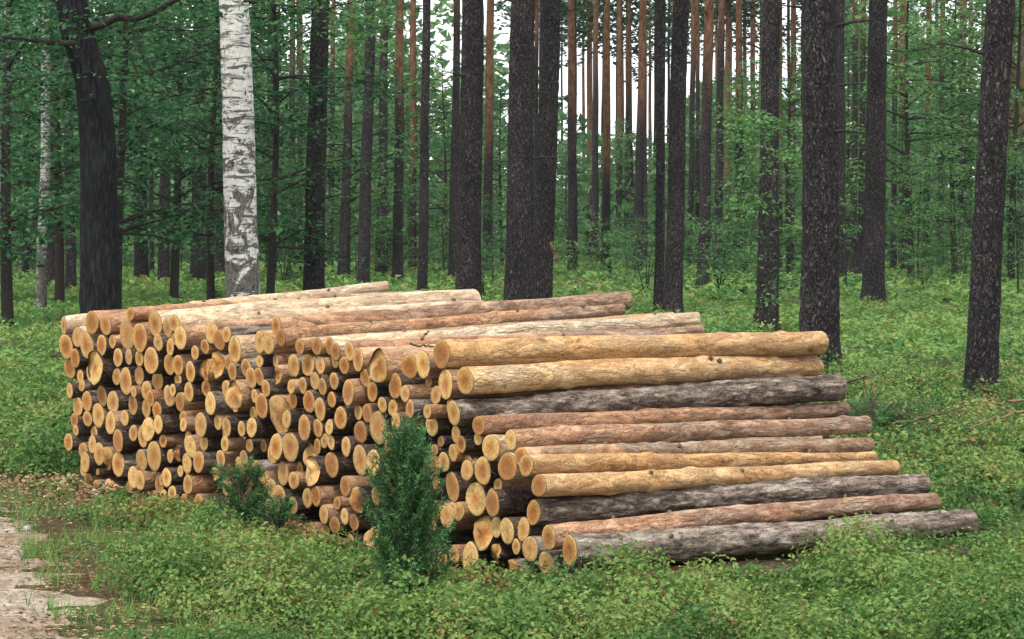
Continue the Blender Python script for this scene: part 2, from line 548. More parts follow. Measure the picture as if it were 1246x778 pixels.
def ground_z(x, y):
    x = np.asarray(x, float); y = np.asarray(y, float)
    s, n = pile_coords(x, y)
    away = np.maximum(np.maximum(-s - .2, s - 6.6), np.maximum(-n - .1, n - 2.7))
    m = sstep(0.0, 1.5, away)
    p = sstep(-.3, .8, x - path_edge(y))
    z = (noise2(x, y, .55, 3) - .5) * .16 + (noise2(x, y, 1.7, 5) - .5) * .06
    return z * m * (.25 + .75 * p)

def grid_sheet(xs, ys, zf):
    X, Y = np.meshgrid(xs, ys, indexing='ij')
    Z = zf(X.ravel(), Y.ravel())
    V = np.stack([X.ravel(), Y.ravel(), Z], 1)
    a, b = len(xs), len(ys)
    i, j = np.meshgrid(np.arange(a - 1), np.arange(b - 1), indexing='ij')
    Q = np.stack([i * b + j, (i + 1) * b + j, (i + 1) * b + j + 1, i * b + j + 1], -1).reshape(-1, 4)
    return V, Q

xs = np.concatenate([np.linspace(-900, -60, 15), np.linspace(-50, -14, 28), np.linspace(-12, 12, 120), np.linspace(14, 50, 28), np.linspace(60, 900, 15)])
ys = np.concatenate([np.linspace(-900, -20, 12), np.linspace(0, 8, 10), np.linspace(8.4, 30, 108), np.linspace(31, 130, 90), np.linspace(150, 1500, 14)])
V, Q = grid_sheet(xs, ys, ground_z)
tag(link('ground', np_mesh('ground', V, Q, None, M['ground'])), 'forest floor of brown litter and moss', None, None, 'structure')

# sandy track, a thin sheet on the ground with a frayed edge
py_ = np.linspace(2, 26, 380)
pu = np.linspace(0, 1, 60)
PY, PU = np.meshgrid(py_, pu, indexing='ij')
edge = path_edge(PY.ravel()) + (noise2(PY.ravel() * 0 + 3.0, PY.ravel(), 2.2, 8) - .5) * .45 + (noise2(PY.ravel() * 0, PY.ravel(), 7, 9) - .5) * .2
PX = edge - (1 - PU.ravel()) * 3.2
rag = (noise2(PX, PY.ravel(), 4.5, 14) - .5) * .035 + (noise2(PX, PY.ravel(), 13, 15) - .5) * .03
PZ = ground_z(PX, PY.ravel()) + .012 + (rag - .035 * sstep(.8, 1, PU.ravel())) * sstep(.62, .86, PU.ravel())
i, j = np.meshgrid(np.arange(len(py_) - 1), np.arange(len(pu) - 1), indexing='ij')
k = len(pu)
Q = np.stack([i * k + j, i * k + j + 1, (i + 1) * k + j + 1, (i + 1) * k + j], -1).reshape(-1, 4)
tag(link('path', np_mesh('path', np.stack([PX, PY.ravel(), PZ], 1), Q, None, M['path'])), 'pale sandy forest track', None, None, 'structure')

# ------------------------------------------------------------------ the log pile
# spots of the cut ends: per tile of the photograph (origin x, y, scale), centre and height of each end
TILES = [
 (70, 370, 8.643, [(365,200,200),(510,230,170),(740,320,270),(870,350,290),(1030,210,210),(1160,255,190),(95,450,240),(215,350,170),(310,435,230),(475,445,210),(565,400,140),(185,570,190),(130,680,200),(395,650,330,1),(640,565,160),(755,560,160),(860,575,160),(985,600,220),(1065,410,170),(1190,460,150),(1180,635,210)]),
 (70, 440, 8.643, [(135,315,160),(260,260,120),(310,425,210),(215,480,190),(470,365,180),(585,430,210),(720,220,270),(865,150,160),(1060,215,200),(940,305,160),(985,400,170),(795,445,210),(710,590,150),(1185,370,180),(1045,510,170),(320,615,160),(430,565,210),(560,650,220),(180,620,120),(1060,665,190),(960,710,200)]),
 (70, 520, 8.643, [(125,125,170),(190,70,110),(395,75,130),(360,160,180),(275,245,130),(300,380,210),(450,290,230),(520,320,230,1),(640,140,230),(640,385,250),(800,60,130),(885,355,210),(905,90,200),(1115,130,140),(1020,300,240),(420,455,70),(800,530,180),(870,560,200),(1080,600,160),(1190,300,120)]),
 (200, 370, 8.643, [(175,350,200),(150,640,170),(330,510,150),(430,450,160),(510,320,220),(570,370,220),(660,320,160),(540,660,280,1),(450,690,220,1),(745,490,260),(720,710,180),(865,670,180),(1010,610,130),(1005,410,180),(1110,425,200)]),
 (200, 440, 8.643, [(145,190,130),(280,115,210),(260,320,190),(170,440,190),(215,595,160),(190,690,150),(490,450,230),(385,670,240),(565,640,150),(655,290,150),(745,400,310,1),(1000,160,190),(1065,270,180),(1025,470,240),(930,540,160),(925,690,170),(820,690,160),(655,700,200)]),
 (200, 520, 8.643, [(265,80,150),(275,200,210),(420,160,180),(640,170,160),(365,360,210),(240,380,190),(595,330,140),(135,270,150,1),(850,85,60),(910,200,140),(1040,200,130),(540,490,140,1),(790,400,140),(1060,550,130),(180,480,120),(280,540,110)]),
 (320, 370, 8.643, [(195,350,200),(135,570,140),(420,445,160),(560,440,170),(610,450,190),(700,450,190),(345,640,230),(455,650,240),(605,645,190),(765,605,140),(860,645,150),(910,490,160),(1000,580,190)]),
 (320, 440, 8.643, [(150,140,160,1),(310,270,150),(410,240,170),(620,260,170),(690,220,130),(750,200,160),(710,370,170),(320,410,150),(490,430,190),(180,560,370,1),(255,610,150),(605,500,240),(905,360,270),(1000,490,160),(1155,315,160),(820,600,180),(440,700,250),(580,700,180),(1080,170,160),(1095,590,200),(1040,710,230),(700,720,160)]),
 (320, 520, 8.643, [(140,210,260),(295,205,240),(495,290,200,1),(530,490,300,1),(650,140,130),(720,130,160),(880,200,170),(710,400,260),(215,490,240),(330,560,150),(555,690,200),(875,625,210),(1025,350,250),(1165,370,220),(390,440,130)]),
 (320, 590, 8.643, [(180,150,260),(320,220,170),(780,200,130),(985,150,270,1),(640,330,200),(760,430,150),(860,340,150),(960,400,140),(630,510,150),(670,630,150),(1190,120,150),(1180,510,120)]),
 (440, 390, 8.643, [(175,480,330,1),(650,460,260)]),
 (440, 450, 8.643, [(355,180,240),(465,250,160),(715,130,110),(885,150,250),(225,370,160),(330,400,170),(510,420,170),(175,610,280),(365,550,170),(690,470,150),(755,560,220),(790,270,150)]),
 (500, 480, 8.643, [(710,470,130),(535,530,170),(445,615,180),(320,500,110),(260,590,110),(840,560,210)]),
 (520, 550, 8.643, [(70,150,210),(435,115,140),(590,205,290),(845,165,260),(265,370,290),(210,660,260),(335,620,190),(515,500,290),(690,550,230),(745,345,130)]),
 (540, 630, 7.07, [(340,150,270,1),(545,110,180),(690,100,155),(750,270,170),(890,400,180),(450,300,160,1),(115,330,150),(210,490,270),(600,490,210,1)]),
]
# logs seen along their whole length: left end x, y, height; right end x, y, height; bark; label
LONG = [
 (538,431,36, 999,417,28,'pale',  'thick pale peeled log, topmost of those seen full length on the right flank'),
 (566,464,35, 993,446,27,'pale',  'pale log with flaking yellow bark, second from the top on the right flank'),
 (553,503,32, 1021,471,33,'grey', 'rough cracked grey log below the two pale logs on the right flank'),
 (583,518,25, 1027,499,18,'pink', 'thin pinkish log directly under the upper rough grey log'),
 (622,535,26, 1055,517,20,'pink', 'reddish brown log, fifth from the top on the right flank'),
 (634,555,22, 1057,542,19,'orange', 'thin orange log, sixth from the top, its left end half hidden'),
 (641,566,26, 1062,558,16,'pale', 'slender light orange log just below the half hidden one on the right flank'),
 (656,592,29, 1088,569,19,'pale', 'yellowish log with a dark knot near its left end, above the middle grey log'),
 (650,624,31, 1124,590,27,'grey', 'rough grey log with furrowed bark, fourth from the bottom on the right flank'),
 (668,655,31, 1137,610,20,'pink', 'patchy pink and grey log resting on the lowest big grey log'),
 (694,671,40, 1181,636,33,'grey', 'big grey log with a bright round cut end, low on the right flank'),
 (688,711,25, 1178,676,19,'pink', 'lowest grey log half buried in bilberry at the right flank'),
 # along the top
 (78,396,23,  470,350,15,'bleached','whitish log at the top left corner of the pile, its back end highest'),
 (159,382,18, 511,361,17,'orange',  'short looking orange log lying on top near the left corner'),
 (212,394,22, 586,374,17,'bleached',  'broad pale log on top ending beside the dark double pine'),
 (342,410,23, 755,377,18,'orange','orange topped log whose far end points at the two dark pines'),
 (401,421,22, 848,389,17,'bleached',  'long cracked pale log on top ending in front of the middle dark pine'),
 (498,446,29, 852,402,13,'orange','log just behind the topmost pale one, cut end beside it'),
]
BARKS = ['orange', 'pale', 'pink', 'grey', 'bleached', 'dark']
camv = np.array([0, 0, CAM_H])

def on_face(px, py, off):
    d = ray(px, py)
    t = (NP @ P0 + off) / (NP @ d[:2])
    return camv + d * t, t * 1.0

logs = []
g = np.random.default_rng(5)
for (ox, oy, sc, ends) in TILES:
    for e in ends:
        px, py, hh = ox + e[0] / sc, oy + e[1] / sc, e[2] / sc
        ragged = len(e) > 3
        off = float(np.clip(g.normal(.01, .022), -.035, .06)) + (.035 if hh < 17 else 0)
        p, t = on_face(px, py, off)
        logs.append(dict(p=p, r=max(.022, hh / 2 * 1.06 * t / FPX), ragged=ragged, off=off, long=None, w=1.0, L=2.42 + g.normal(0, .04)))
for L_ in LONG:
    p, t = on_face(L_[0], L_[1], float(g.normal(0, .02)))
    logs.append(dict(p=p, r=L_[2] / 2 * t / FPX, ragged=False, off=0, long=L_, w=.03, L=2.42))

for q in logs:
    q['s'], q['z'] = float((q['p'][:2] - P0) @ DP), float(q['p'][2])
    q['n'] = float((q['p'][:2] - P0) @ NP)
S = np.array([[q['s'], q['z']] for q in logs])
S0 = S.copy()
RR = np.array([q['r'] for q in logs])
WW = np.array([q['w'] for q in logs])
for it in range(140):
    d = S[:, None, :] - S[None, :, :]
    dist = np.linalg.norm(d, axis=2) + np.eye(len(S))
    ov = np.maximum(0, (RR[:, None] + RR[None, :]) * .97 - dist)
    np.fill_diagonal(ov, 0)
    mv = (d / dist[..., None] * ov[..., None] * (WW[:, None] / (WW[:, None] + WW[None, :]))[..., None]).sum(1)
    S = S + mv * .45
    S = S + (S0 - S) * .02
    S[:, 1] = np.maximum(S[:, 1], RR * .96)
for it in range(40):                                   # what still overlaps is a little thinner
    d = np.linalg.norm(S[:, None] - S[None], axis=2) + np.eye(len(S)) * 9
    ov = np.maximum(0, (RR[:, None] + RR[None]) * .86 - d)
    RR = np.maximum(RR - ov.max(1) * .25, .02)
for q, s2, r2 in zip(logs, S, RR):
    q['s'], q['z'] = float(s2[0]), float(s2[1])
    q['r'] = float(r2)
R_in = RR.copy()
for it in range(40):
    d = np.linalg.norm(S[:, None] - S[None], axis=2) + np.eye(len(S)) * 9
    for i in range(len(RR)):
        if WW[i] > .5:
            room = float((d[i] / .95 - np.where(np.arange(len(RR)) == i, -9, RR)).min())
            RR[i] = max(RR[i], min(RR[i] * 1.012, room, R_in[i] * 1.25, .115))
for q, r2 in zip(logs, RR):
    q['r'] = float(r2)
# smaller logs in the gaps
top_s = np.linspace(-.2, 6.5, 60)
top_z = np.array([max([q['z'] + q['r'] for q in logs if abs(q['s'] - t) < .16] + [.0]) for t in top_s])
tries, fill = 0, 0
while tries < 9000 and fill < 60:
    tries += 1
    s1 = g.uniform(.1, 6.3)
    z1 = g.uniform(.05, float(np.interp(s1, top_s, top_z)) - .14)
    if z1 < .03 or s1 < z1 * 1.02 + .12:
        continue
    d = np.hypot(S[:, 0] - s1, S[:, 1] - z1)
    room = float((d - RR).min())
    if room > (.036 if tries < 5000 else .024):
        r1 = min(room * 1.03, g.uniform(.045, .07))
        z1 = max(z1, r1)
        logs.append(dict(r=r1, ragged=False, long=None, s=s1, z=z1, n=float(g.uniform(.0, .07)), L=2.38))
        S = np.vstack([S, [s1, z1]]); RR = np.append(RR, r1); fill += 1

for s1 in np.arange(1.0, 6.4, .05):                   # lowest course, on the ground
    r1 = g.uniform(.04, .062)
    d = np.hypot(S[:, 0] - s1, S[:, 1] - r1)
    if float((d - RR).min()) > r1 * .85:
        logs.append(dict(r=r1, ragged=False, long=None, s=float(s1), z=r1 * .95, n=float(g.uniform(.0, .08)), L=2.4))
        S = np.vstack([S, [s1, r1]]); RR = np.append(RR, r1)
logs.sort(key=lambda q: q['long'] is None)             # those seen lengthwise first: the others near the flank lie parallel to them

def bark_bumps(p, amp, sd_):
    a = vnoise(p * np.array([9.0, 40.0, 40.0]), sd_)
    b = vnoise(p * np.array([30.0, 90.0, 90.0]), sd_ + 1)
    return amp * ((1 - np.abs(2 * a - 1)) * -1.0 + .55 + (b - .5) * .6)

def make_log(q, k):
    lo = q['long']
    hi = lo is not None
    dim = q.get('dim', False)
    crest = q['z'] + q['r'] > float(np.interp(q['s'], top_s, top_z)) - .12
    bark = lo[6] if hi else g.choice(BARKS, p=[.30, .10, .25, .15, .20, .0] if crest else [.12, .02, .16, .16, .0, .54])  # below the crest mostly the bark darkened for shade between logs
    start = np.array([*(P0 + DP * q['s'] + NP * q['n']), q['z']])
    if hi:
        d = ray(lo[3], lo[4])                       # far end: on this line of sight, one log's length away
        o = camv - start
        bq, cq = 2 * (d @ o), o @ o - q['L'] ** 2
        aq = d @ d
        disc = bq * bq - 4 * aq * cq
        t1 = (-bq + math.sqrt(disc)) / (2 * aq) if disc > 0 else -bq / (2 * aq)
        end = camv + d * t1
        r1 = lo[5] / 2 * t1 / FPX
    else:
        near = [m for m in logs if m['long'] is not None and m['long'][0] > 530]
        m = min(near, key=lambda m: (m['s'] - q['s']) ** 2 + (m['z'] - q['z']) ** 2)
        ang = R(59.5 - 7.0 * min(1, max(0, q['s'] / 6.4)) + (g.normal(0, 1.0)))
        rise = .042 * float(sstep(.25, .95, q['z']) * sstep(.8, 2.4, q['s'])) + g.normal(0, .003)
        ax = np.array([math.sin(ang), math.cos(ang), rise])
        ax /= np.linalg.norm(ax)
        k2 = float(1 - sstep(1.3, 2.3, q['s'] - q['z'] * .4))
        ax = ax * (1 - k2) + m['ax'] * k2
        ax /= np.linalg.norm(ax)
        end = start + ax * (q['L'] - .16 * k2) + np.array([DP[0] * .05, DP[1] * .05, -.03]) * k2
        r1 = q['r'] * (g.uniform(.82, .99) - .12 * k2)
        if end[2] < r1:
            end[2] = r1
    ax = end - start
    L = float(np.linalg.norm(ax))
    q['ax'] = ax / L
    r0 = q['r']
    ns, nr = (44, 150) if hi else ((14, 8) if dim else (22, 30))
    x = np.linspace(0, L, nr)
    th = np.linspace(0, 2 * math.pi, ns, endpoint=False)
    f = g.uniform(0, 6.28, 4)
    con = 1 + .03 * np.cos(2 * th + f[0]) + .02 * np.cos(3 * th + f[1]) + .012 * np.cos(5 * th + f[2])
    X, TH = np.meshgrid(x, th, indexing='ij')
    rad = (r0 + (r1 - r0) * X / L) * con[None, :]
    # butt swelling and the slight waves a grown stem has
    rad = rad * (1 + .025 * np.sin(X * g.uniform(2.5, 6) + f[3]))
    cy = g.normal(0, .008) * np.sin(X / L * math.pi) + .003 * np.sin(X * 7 + f[0])
    cz = g.normal(0, .006) * np.sin(X / L * math.pi) + .003 * np.sin(X * 6 + f[1])
    base = np.stack([X, np.cos(TH) * .08, np.sin(TH) * .08], -1).reshape(-1, 3) + k * 3.7
    amp = {'grey': .012, 'pink': .004, 'orange': .003, 'pale': .003, 'bleached': .004, 'dark': .006}[bark] * (1 if hi else .6)
    if not dim:
        rad = rad + bark_bumps(base, amp, k).reshape(rad.shape) * np.clip(np.minimum(X, L - X) / .06, .08, 1)
    if hi:                                           # whorl swellings
        for kx in g.uniform(.2, L - .1, 4):
            rad = rad + .005 * np.exp(-((X - kx) / .035) ** 2) * (1 + np.cos(3 * TH + kx * 9))
    skew = g.normal(0, .05, 2)
    YY, ZZ = np.cos(TH) * rad + cy, np.sin(TH) * rad + cz
    X = X + (skew[0] * YY + skew[1] * ZZ) * (np.exp(-X / .15) + np.exp(-(L - X) / .15))
    if q['ragged']:
        X[0] += .010 * np.sin(th * 2 + f[0]) + .004 * np.sin(th * 5)
    V = np.stack([X, YY, ZZ], -1).reshape(-1, 3)
    i, j = np.meshgrid(np.arange(nr - 1), np.arange(ns), indexing='ij')
    j2 = (j + 1) % ns
    Q = np.stack([i * ns + j, (i + 1) * ns + j, (i + 1) * ns + j2, i * ns + j2], -1).reshape(-1, 4)
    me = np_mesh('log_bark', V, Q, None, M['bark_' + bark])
    o = link('pine_log', me)
    qt = Vector(ax).to_track_quat('X', 'Z')
    o.matrix_world = Matrix.Translation(Vector(start)) @ qt.to_matrix().to_4x4() @ Matrix.Rotation(0.0, 4, 'X')
    for side in ((0,) if dim else (0, 1)):           # the sawn faces
        edge = V.reshape(nr, ns, 3)[0 if side == 0 else -1]
        c = edge.mean(0)
        rings = [1.0, .955, .8, .6, .4, .2]
        VV, AA = [], []
        for ri, rr in enumerate(rings):
            P = c + (edge - c) * rr
            if ri:
                P[:, 0] += g.normal(0, .0004, ns)
                if ri >= 1:
                    P[:, 0] += (-.004 if side == 0 else .004)
                if q['ragged'] and side == 0:        # torn step where the stem broke off
                    hl = np.cos(f[1]) * (P[:, 1] - c[1]) + np.sin(f[1]) * (P[:, 2] - c[2])
                    P[:, 0] += .028 * sstep(.12 * r0, .3 * r0, hl) + g.normal(0, .0015, ns)
            VV.append(P); AA.append(np.full(ns, rr))
        VV.append(c[None] + np.array([[0.0, 0, 0]])); AA.append(np.zeros(1))
        T_, Q_ = [], []
        for ri in range(len(rings) - 1):
            a = ri * ns + np.arange(ns); b = ri * ns + (np.arange(ns) + 1) % ns
            Q_.append(np.stack([a, b, b + ns, a + ns], -1))
        a = (len(rings) - 1) * ns
        T_ = np.stack([a + np.arange(ns), a + (np.arange(ns) + 1) % ns, np.full(ns, len(rings) * ns)], -1)
        Q_ = np.concatenate(Q_)
        if side == 1:
            Q_ = Q_[:, ::-1]; T_ = T_[:, ::-1]
        link('cut_end', np_mesh('cut_end', np.concatenate(VV), Q_, T_, M['cut'], {'rad': np.concatenate(AA)}, smooth=True), o)
    if hi:                                           # branch stubs left by the axe
        for kk in range(g.integers(3, 6)):
            xk = g.uniform(.15, .92) * L
            tk = g.uniform(-.2, 2.6)
            ii = int(xk / L * (nr - 1)); jj = int((tk % 6.283) / 6.283 * ns) % ns
            b = V.reshape(nr, ns, 3)[ii, jj]
            n_ = norm(np.array([.25, math.cos(th[jj]), math.sin(th[jj])]))
            rk = g.uniform(.006, .012)
            vv, qq, tt = tube(np.array([b - n_ * .012, b + n_ * .004, b + n_ * g.uniform(.008, .018)]), [rk * 1.6, rk * 1.2, rk], 7, cap=True)
            link('branch_stub', np_mesh('branch_stub', vv, qq, tt, M['twig']), o)
    q['obj'] = o; q['bark'] = bark; q['end'] = end; q['r1'] = r1
    return o

for k, q in enumerate(logs):
    make_log(q, k)

ORD = ['first', 'second', 'third', 'fourth', 'fifth', 'sixth', 'seventh', 'eighth', 'ninth', 'tenth', 'eleventh', 'twelfth', 'thirteenth', 'fourteenth', 'fifteenth', 'sixteenth', 'seventeenth', 'eighteenth', 'nineteenth']
TENS = {20: 'twentieth', 30: 'thirtieth', 40: 'fortieth', 50: 'fiftieth', 60: 'sixtieth', 70: 'seventieth'}
TENW = {20: 'twenty', 30: 'thirty', 40: 'forty', 50: 'fifty', 60: 'sixty', 70: 'seventy'}
def ordinal(n):
    if n < 20:
        return ORD[n - 1]
    t = n // 10 * 10
    return TENS[t] if n == t else TENW[t] + '-' + ORD[n - t - 1]
rows = {}
for q in logs:
    if q['long'] is None:
        rt = float(np.interp(q['s'], top_s, top_z))
        rows.setdefault(int(max(0, (rt - q['z']) / .125)), []).append(q)
for rk, members in rows.items():
    members.sort(key=lambda q: -q['s'])
    for i, q in enumerate(members):
        size = 'thick' if q['r'] > .07 else 'thin' if q['r'] < .045 else 'medium'
        look = 'recessed, shaded' if q.get('dim') else 'torn-ended' if q['ragged'] else {'orange': 'orange barked', 'pale': 'pale barked', 'pink': 'brown barked', 'grey': 'grey barked', 'bleached': 'whitish barked', 'dark': 'dark barked'}[q['bark']]
        tag(q['obj'], f'{size} {look} log in the end face, {ordinal(rk + 1)} row down, {ordinal(i + 1)} from left', 'log', 'logs showing their cut ends in the pile')
for q in logs:
    if q['long'] is not None:
        tag(q['obj'], q['long'][7], 'log', 'logs seen lengthwise on the pile')

# ------------------------------------------------------------------ trees
def crown_pine(seed):
    g = np.random.default_rng(seed)
    B = Buf()
    P, A, N, L, W = [], [], [], [], []
    for k in range(26):
        z = g.uniform(-5.5, .8); r = (1.0 - (z + 5.5) / 8.5) * g.uniform(.8, 2.6)
        a = g.uniform(0, 6.28)
        c = np.array([math.cos(a) * r, math.sin(a) * r, z])
        n = 20
        pts = c + g.normal(0, 1, (n, 3)) * np.array([.6, .6, .28])
        P.append(pts); A.append(rand_dirs(n, .4, g)); N.append(up_normals(n, .6, g)); L.append(g.uniform(.35, .6, n)); W.append(g.uniform(.16, .3, n))
    P, A, N, L, W = map(np.concatenate, (P, A, N, L, W))
    V, Q = leaf_quads(P, A, N, L, W)
    B.add(V, Q, None, np.repeat(g.uniform(0, 1, len(P)), 4))
    return B.mesh('pine_crown', M['pine_needle'], smooth=False)
PINE_CROWNS = [crown_pine(s) for s in (1, 2, 3)]

def trunk_path(pts, Y, H):
    W = np.array([at(x, y, Y) for x, y in pts])
    W = W[np.argsort(W[:, 2])]
    z = W[:, 2]
    m0 = (W[1, 0] - W[0, 0]) / (z[1] - z[0])
    m1 = (W[-1, 0] - W[-2, 0]) / (z[-1] - z[-2])
    def xf(q):
        q = np.asarray(q, float)
        x = np.interp(q, z, W[:, 0])
        x = np.where(q < z[0], W[0, 0] + m0 * (q - z[0]), x)
        over = np.maximum(q - z[-1], 0)
        return np.where(q > z[-1], W[-1, 0] + m1 * 6 * (1 - np.exp(-over / 6)), x)
    return xf

def make_tree(name, pts, w, Y, label, mat='trunk', H=19.0, orange=None, cat='tree', group=None, crown=True, limbs=6, seed=0, flare=.3, lumps=.02):
    g = np.random.default_rng(1000 + seed)
    Y = Y * 1.097
    xf = trunk_path(pts, Y, H)
    r0 = w / 2 * Y / FPX
    ztop = at(623, 0, Y)[2] + 1.0
    x0 = float(xf(0.0)); zb = float(ground_z([x0], [Y])[0])
    root = empty(name, (x0, Y, zb))
    near = Y < 53
    zz = np.concatenate([[-.15, 0, .05, .12, .22, .36], np.linspace(.55, min(ztop, H - 3), 110 if near else 26), np.linspace(min(ztop, H - 3) + 1, H, 7)])
    X = xf(zz) - x0 + .012 * np.sin(zz * g.uniform(.6, 1.4) + g.uniform(0, 6))
    YY = .04 * np.sin(zz * .25 + g.uniform(0, 6)) - .04 * math.sin(g.uniform(0, 6)) * 0
    rad = r0 * (1.04 - .62 * np.clip(zz, 0, None) / H) * (1 + flare * np.exp(-np.clip(zz, 0, None) / .28))
    sides = 40 if near else 14
    def disp(p):
        a = vnoise(p * np.array([13., 13., 4.5]), seed + 7)
        b = vnoise(p * np.array([34., 34., 14.]), seed + 8)
        root_ = np.exp(-np.clip(p[:, 2], 0, None) / .25) * np.cos(5 * np.arctan2(p[:, 1], p[:, 0] + 1e-6) + seed) * .10 * r0
        return lumps * ((1 - np.abs(2 * a - 1)) * -.8 + .4 + (b - .5) * .7) * min(1, r0 / .2) + root_
    V, Q, _ = tube(np.stack([X, YY, zz], 1), rad, sides, disp if near or Y < 75 else None)
    if orange is None:
        oa = sstep(7.5, 12, V[:, 2])
    else:
        oa = sstep(orange, orange + 3.0, V[:, 2] + (vnoise(V * np.array([3., 3., 1.]), seed) - .5) * 2)
    B = Buf()
    B.add(V, Q, None, oa)
    for k in range(limbs):                          # dead branch stubs
        z = g.uniform(2.2, min(ztop, 9)) if mat == 'trunk' else g.uniform(2.5, 6)
        a = g.uniform(0, 6.28)
        L = g.uniform(.15, 1.1)
        d = np.array([math.cos(a), math.sin(a) * .7, g.uniform(-.25, .3)])
        b = np.array([float(xf(z)) - x0, 0, z])
        pp = np.array([b, b + d * L * .5 + [0, 0, .03 * L], b + d * L])
        v, q_, _ = tube(pp, [r0 * .09 + .008, r0 * .05 + .006, .004], 5)
        if Y < 90:
            link('dead_branch', np_mesh('dead_branch', v, q_, None, M['limb']), root)
    link('trunk', B.mesh('trunk', M[mat], 'orange'), root)
    if crown:
        c = link('crown', PINE_CROWNS[seed % 3], root, (float(X[-1]), 0, H))
        c.rotation_euler.z = g.uniform(0, 6.28)
        c.scale = (1, 1, g.uniform(.85, 1.1))
    tag(root, label, cat, group)
    return root

PG = 'pines standing in the forest'
